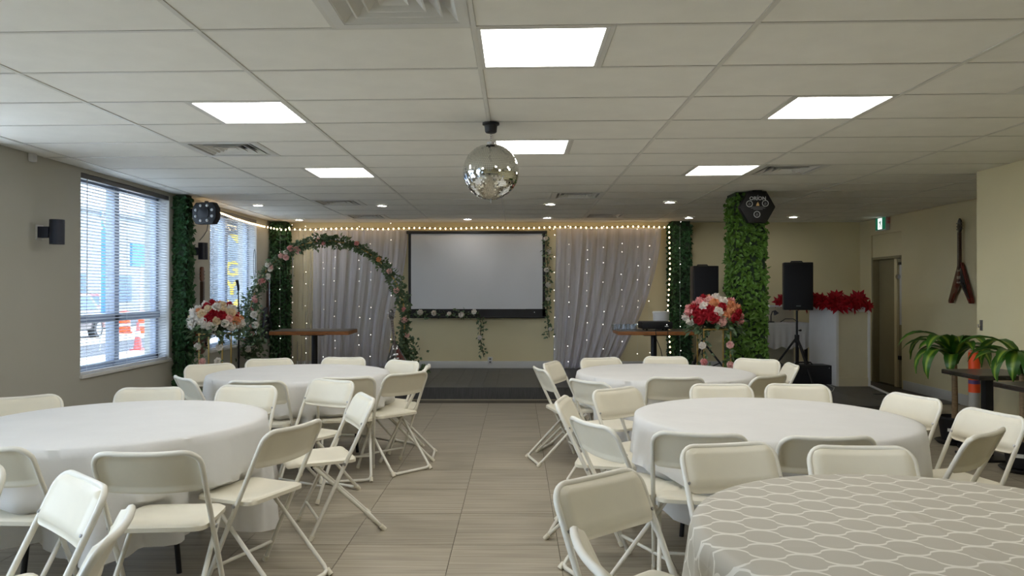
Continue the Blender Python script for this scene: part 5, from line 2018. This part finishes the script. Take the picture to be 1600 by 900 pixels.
def building(label, x0, x1, y0, y1, h, m_, rows, colsn, face='x'):
    t = thing('building', label, 'building', (x0, y0, -0.12), 0, 'buildings across the street')
    MB().box(0, x1 - x0, 0, y1 - y0, 0, h).build('wall', m_, t)
    MB().box(-0.15, x1 - x0 + 0.15, -0.15, y1 - y0 + 0.15, h, h + 0.3).build('roof_edge', 'frame', t)
    W = y1 - y0
    for r in range(rows):
        for c in range(colsn):
            ya = W * (c + 0.2) / colsn
            yb = W * (c + 0.8) / colsn
            za = 0.9 + r * 3.2
            MB().box(x1 - x0 - 0.02, x1 - x0 + 0.05, ya, yb, za, za + 1.7).build('window', 'extglass', t)
    return t


building('white low building across the street behind the near window', -40, -26, 30, 62, 6.5, 'facade', 1, 6)
building('tan building across the street, left of the white one', -36, -24, 12, 28, 5.0, 'facade2', 1, 4)
building('pale building farther up the street behind the far window', -34, -24, 64, 90, 8.0, 'facade', 2, 5)
t = thing('street_sign', 'pale blue sign board outside the near window', 'sign', (-16.4, 32.5, -0.06))
MB().box(-0.05, 0.05, -0.8, 0.8, 2.6, 3.6).build('board', 'bluesign', t)
MB().tube([(0, 0, 0), (0, 0, 2.7)], 0.06, 8).build('post', 'greypost', t)
t = thing('feather_flag', 'tall light blue feather flag outside the near window', 'flag', (-10.9, 19.5, -0.12))
MB().tube([(0, 0, 0), (0, 0, 3.4), (0.05, 0.1, 3.75)], 0.02, 6).build('pole', 'greypost', t)
mb = MB()
for i in range(13):
    z = 1.0 + 2.7 * i / 12
    w = 0.42 * (0.9 if i < 10 else (13 - i) / 4)
    mb.V += [(0.0, 0.0, z), (0.05 * math.sin(i), w, z - 0.05)]
for i in range(12):
    mb.F.append((2 * i, 2 * i + 1, 2 * i + 3, 2 * i + 2))
mb.build('sail', 'blueflag', t, smooth=60)


def car(label, x, y, rz, m_):
    t = thing('parked_car', label, 'car', (x, y, -0.12), rz, 'parked cars outside')
    prof = [(-2.2, 0.35), (-2.25, 0.75), (-2.0, 0.95), (-1.3, 1.0), (-0.7, 1.45), (0.9, 1.48), (1.6, 1.0), (2.15, 0.92), (2.25, 0.6), (2.2, 0.35)]
    FXc = Matrix.Translation((0, 0.87, 0)) @ FX
    MB().prism(prof, 0, 1.74, FXc).build('body', m_, t, bevel=0.05)
    MB().prism([(-1.1, 1.0), (-0.62, 1.38), (0.82, 1.40), (1.35, 1.0)], -0.005, 1.745, FXc).build('side_glass', 'extglass', t)
    for wx in (-1.4, 1.4):
        for sy in (-0.80, 0.80):
            w = MB().lathe([(0.20, -0.11), (0.32, -0.11), (0.34, -0.06), (0.34, 0.06), (0.32, 0.11), (0.20, 0.11)], 20, TR(wx, sy, 0.34, rx=PI / 2)).build('wheel', 'tyre', t, smooth=40)
            MB().lathe([(0.20, -0.118), (0.20, 0.118)], 14, TR(wx, sy, 0.34, rx=PI / 2)).build('rim', 'steel', w, smooth=40)
    return t


car('dark parked car seen through the lower near window panes', -14.6, 23.2, R(96), 'car_dark')
car('red parked car behind the dark one outside the near window', -18.2, 30.0, R(88), 'car_red')
for i, (x, y, lb) in enumerate(((-14.2, 27.0, 'orange construction barrel outside, left of the pair'), (-13.6, 27.2, 'orange construction barrel outside, right of the pair'))):
    t = thing('construction_barrel', lb, 'barrel', (x, y, -0.06), 0, 'construction barrels outside')
    MB().lathe([(0.26, 0), (0.26, 0.05), (0.21, 0.07), (0.16, 0.78), (0.07, 0.82)], 16).build('drum', 'orange', t, smooth=40)
    for z in (0.25, 0.5):
        MB().lathe([(0.214 - 0.07 * (z - 0.07), z), (0.213 - 0.07 * (z + .03), z + 0.10)], 16, cap=False).build('band', 'letter', t)
t = thing('traffic_cone', 'red traffic cone on the sidewalk outside the near window', 'traffic cone', (-9.55, 18.8, -0.02))
MB().box(-0.14, 0.14, -0.14, 0.14, 0, 0.04).build('base', 'car_red', t)
MB().lathe([(0.10, 0.04), (0.025, 0.70), (0.01, 0.71)], 14).build('cone', 'car_red', t, smooth=40)
MB().lathe([(0.072, 0.33), (0.057, 0.47)], 14, cap=False).build('band', 'letter', t)
# vertical letter sign beyond the far window
VX, VY = -5.0, 12.95
vx = lambda px: (px - 808) / 1170 * VY
t = thing('vertical_sign', 'grey vertical sign with yellow letters outside the far window', 'sign', (vx(366), VY, 0), R(0))
MB().box(-0.30, 0.30, 0.0, 0.06, 0.0, 3.1).build('panel', 'signgrey', t)
MB().box(-0.14, 0.14, -0.03, 0.0, bz(366, VY), bz(338, VY)).build('black_top_section', 'black', t)  # black section at the top of the sign
MB().prism([(-0.10, bz(365, VY)), (0.09, bz(366, VY)), (0.08, bz(379, VY)), (0.03, bz(379, VY))], 0.002, 0.012, FX).build('yellow_mark', 'yellow', t)
for ch, py in (('G', 421), ('Y', 451), ('M', 481)):
    text_obj(ch, 0.34, 'letter', 'yellow', t, Matrix.Translation((-0.05, -0.006, bz(py, VY))) @ FX, extrude=0.004, bold=0.012)


# ------------------------------------------------------------------ put the roots of spread-out things at their own base
bpy.context.view_layer.update()
for o in list(SC.objects):
    if o.parent is None and o.type == 'EMPTY' and o.children and o.get('category') in ('garland', 'booth', 'flowers'):
        pts = [c.matrix_world @ Vector(q) for c in o.children if c.type == 'MESH' for q in c.bound_box]
        lo = Vector((min(p.x for p in pts), min(p.y for p in pts), min(p.z for p in pts)))
        hi = Vector((max(p.x for p in pts), max(p.y for p in pts), max(p.z for p in pts)))
        new = Vector(((lo.x + hi.x) / 2, (lo.y + hi.y) / 2, lo.z))
        d = new - o.location
        o.location = new
        for c in o.children:
            c.location = c.location - d
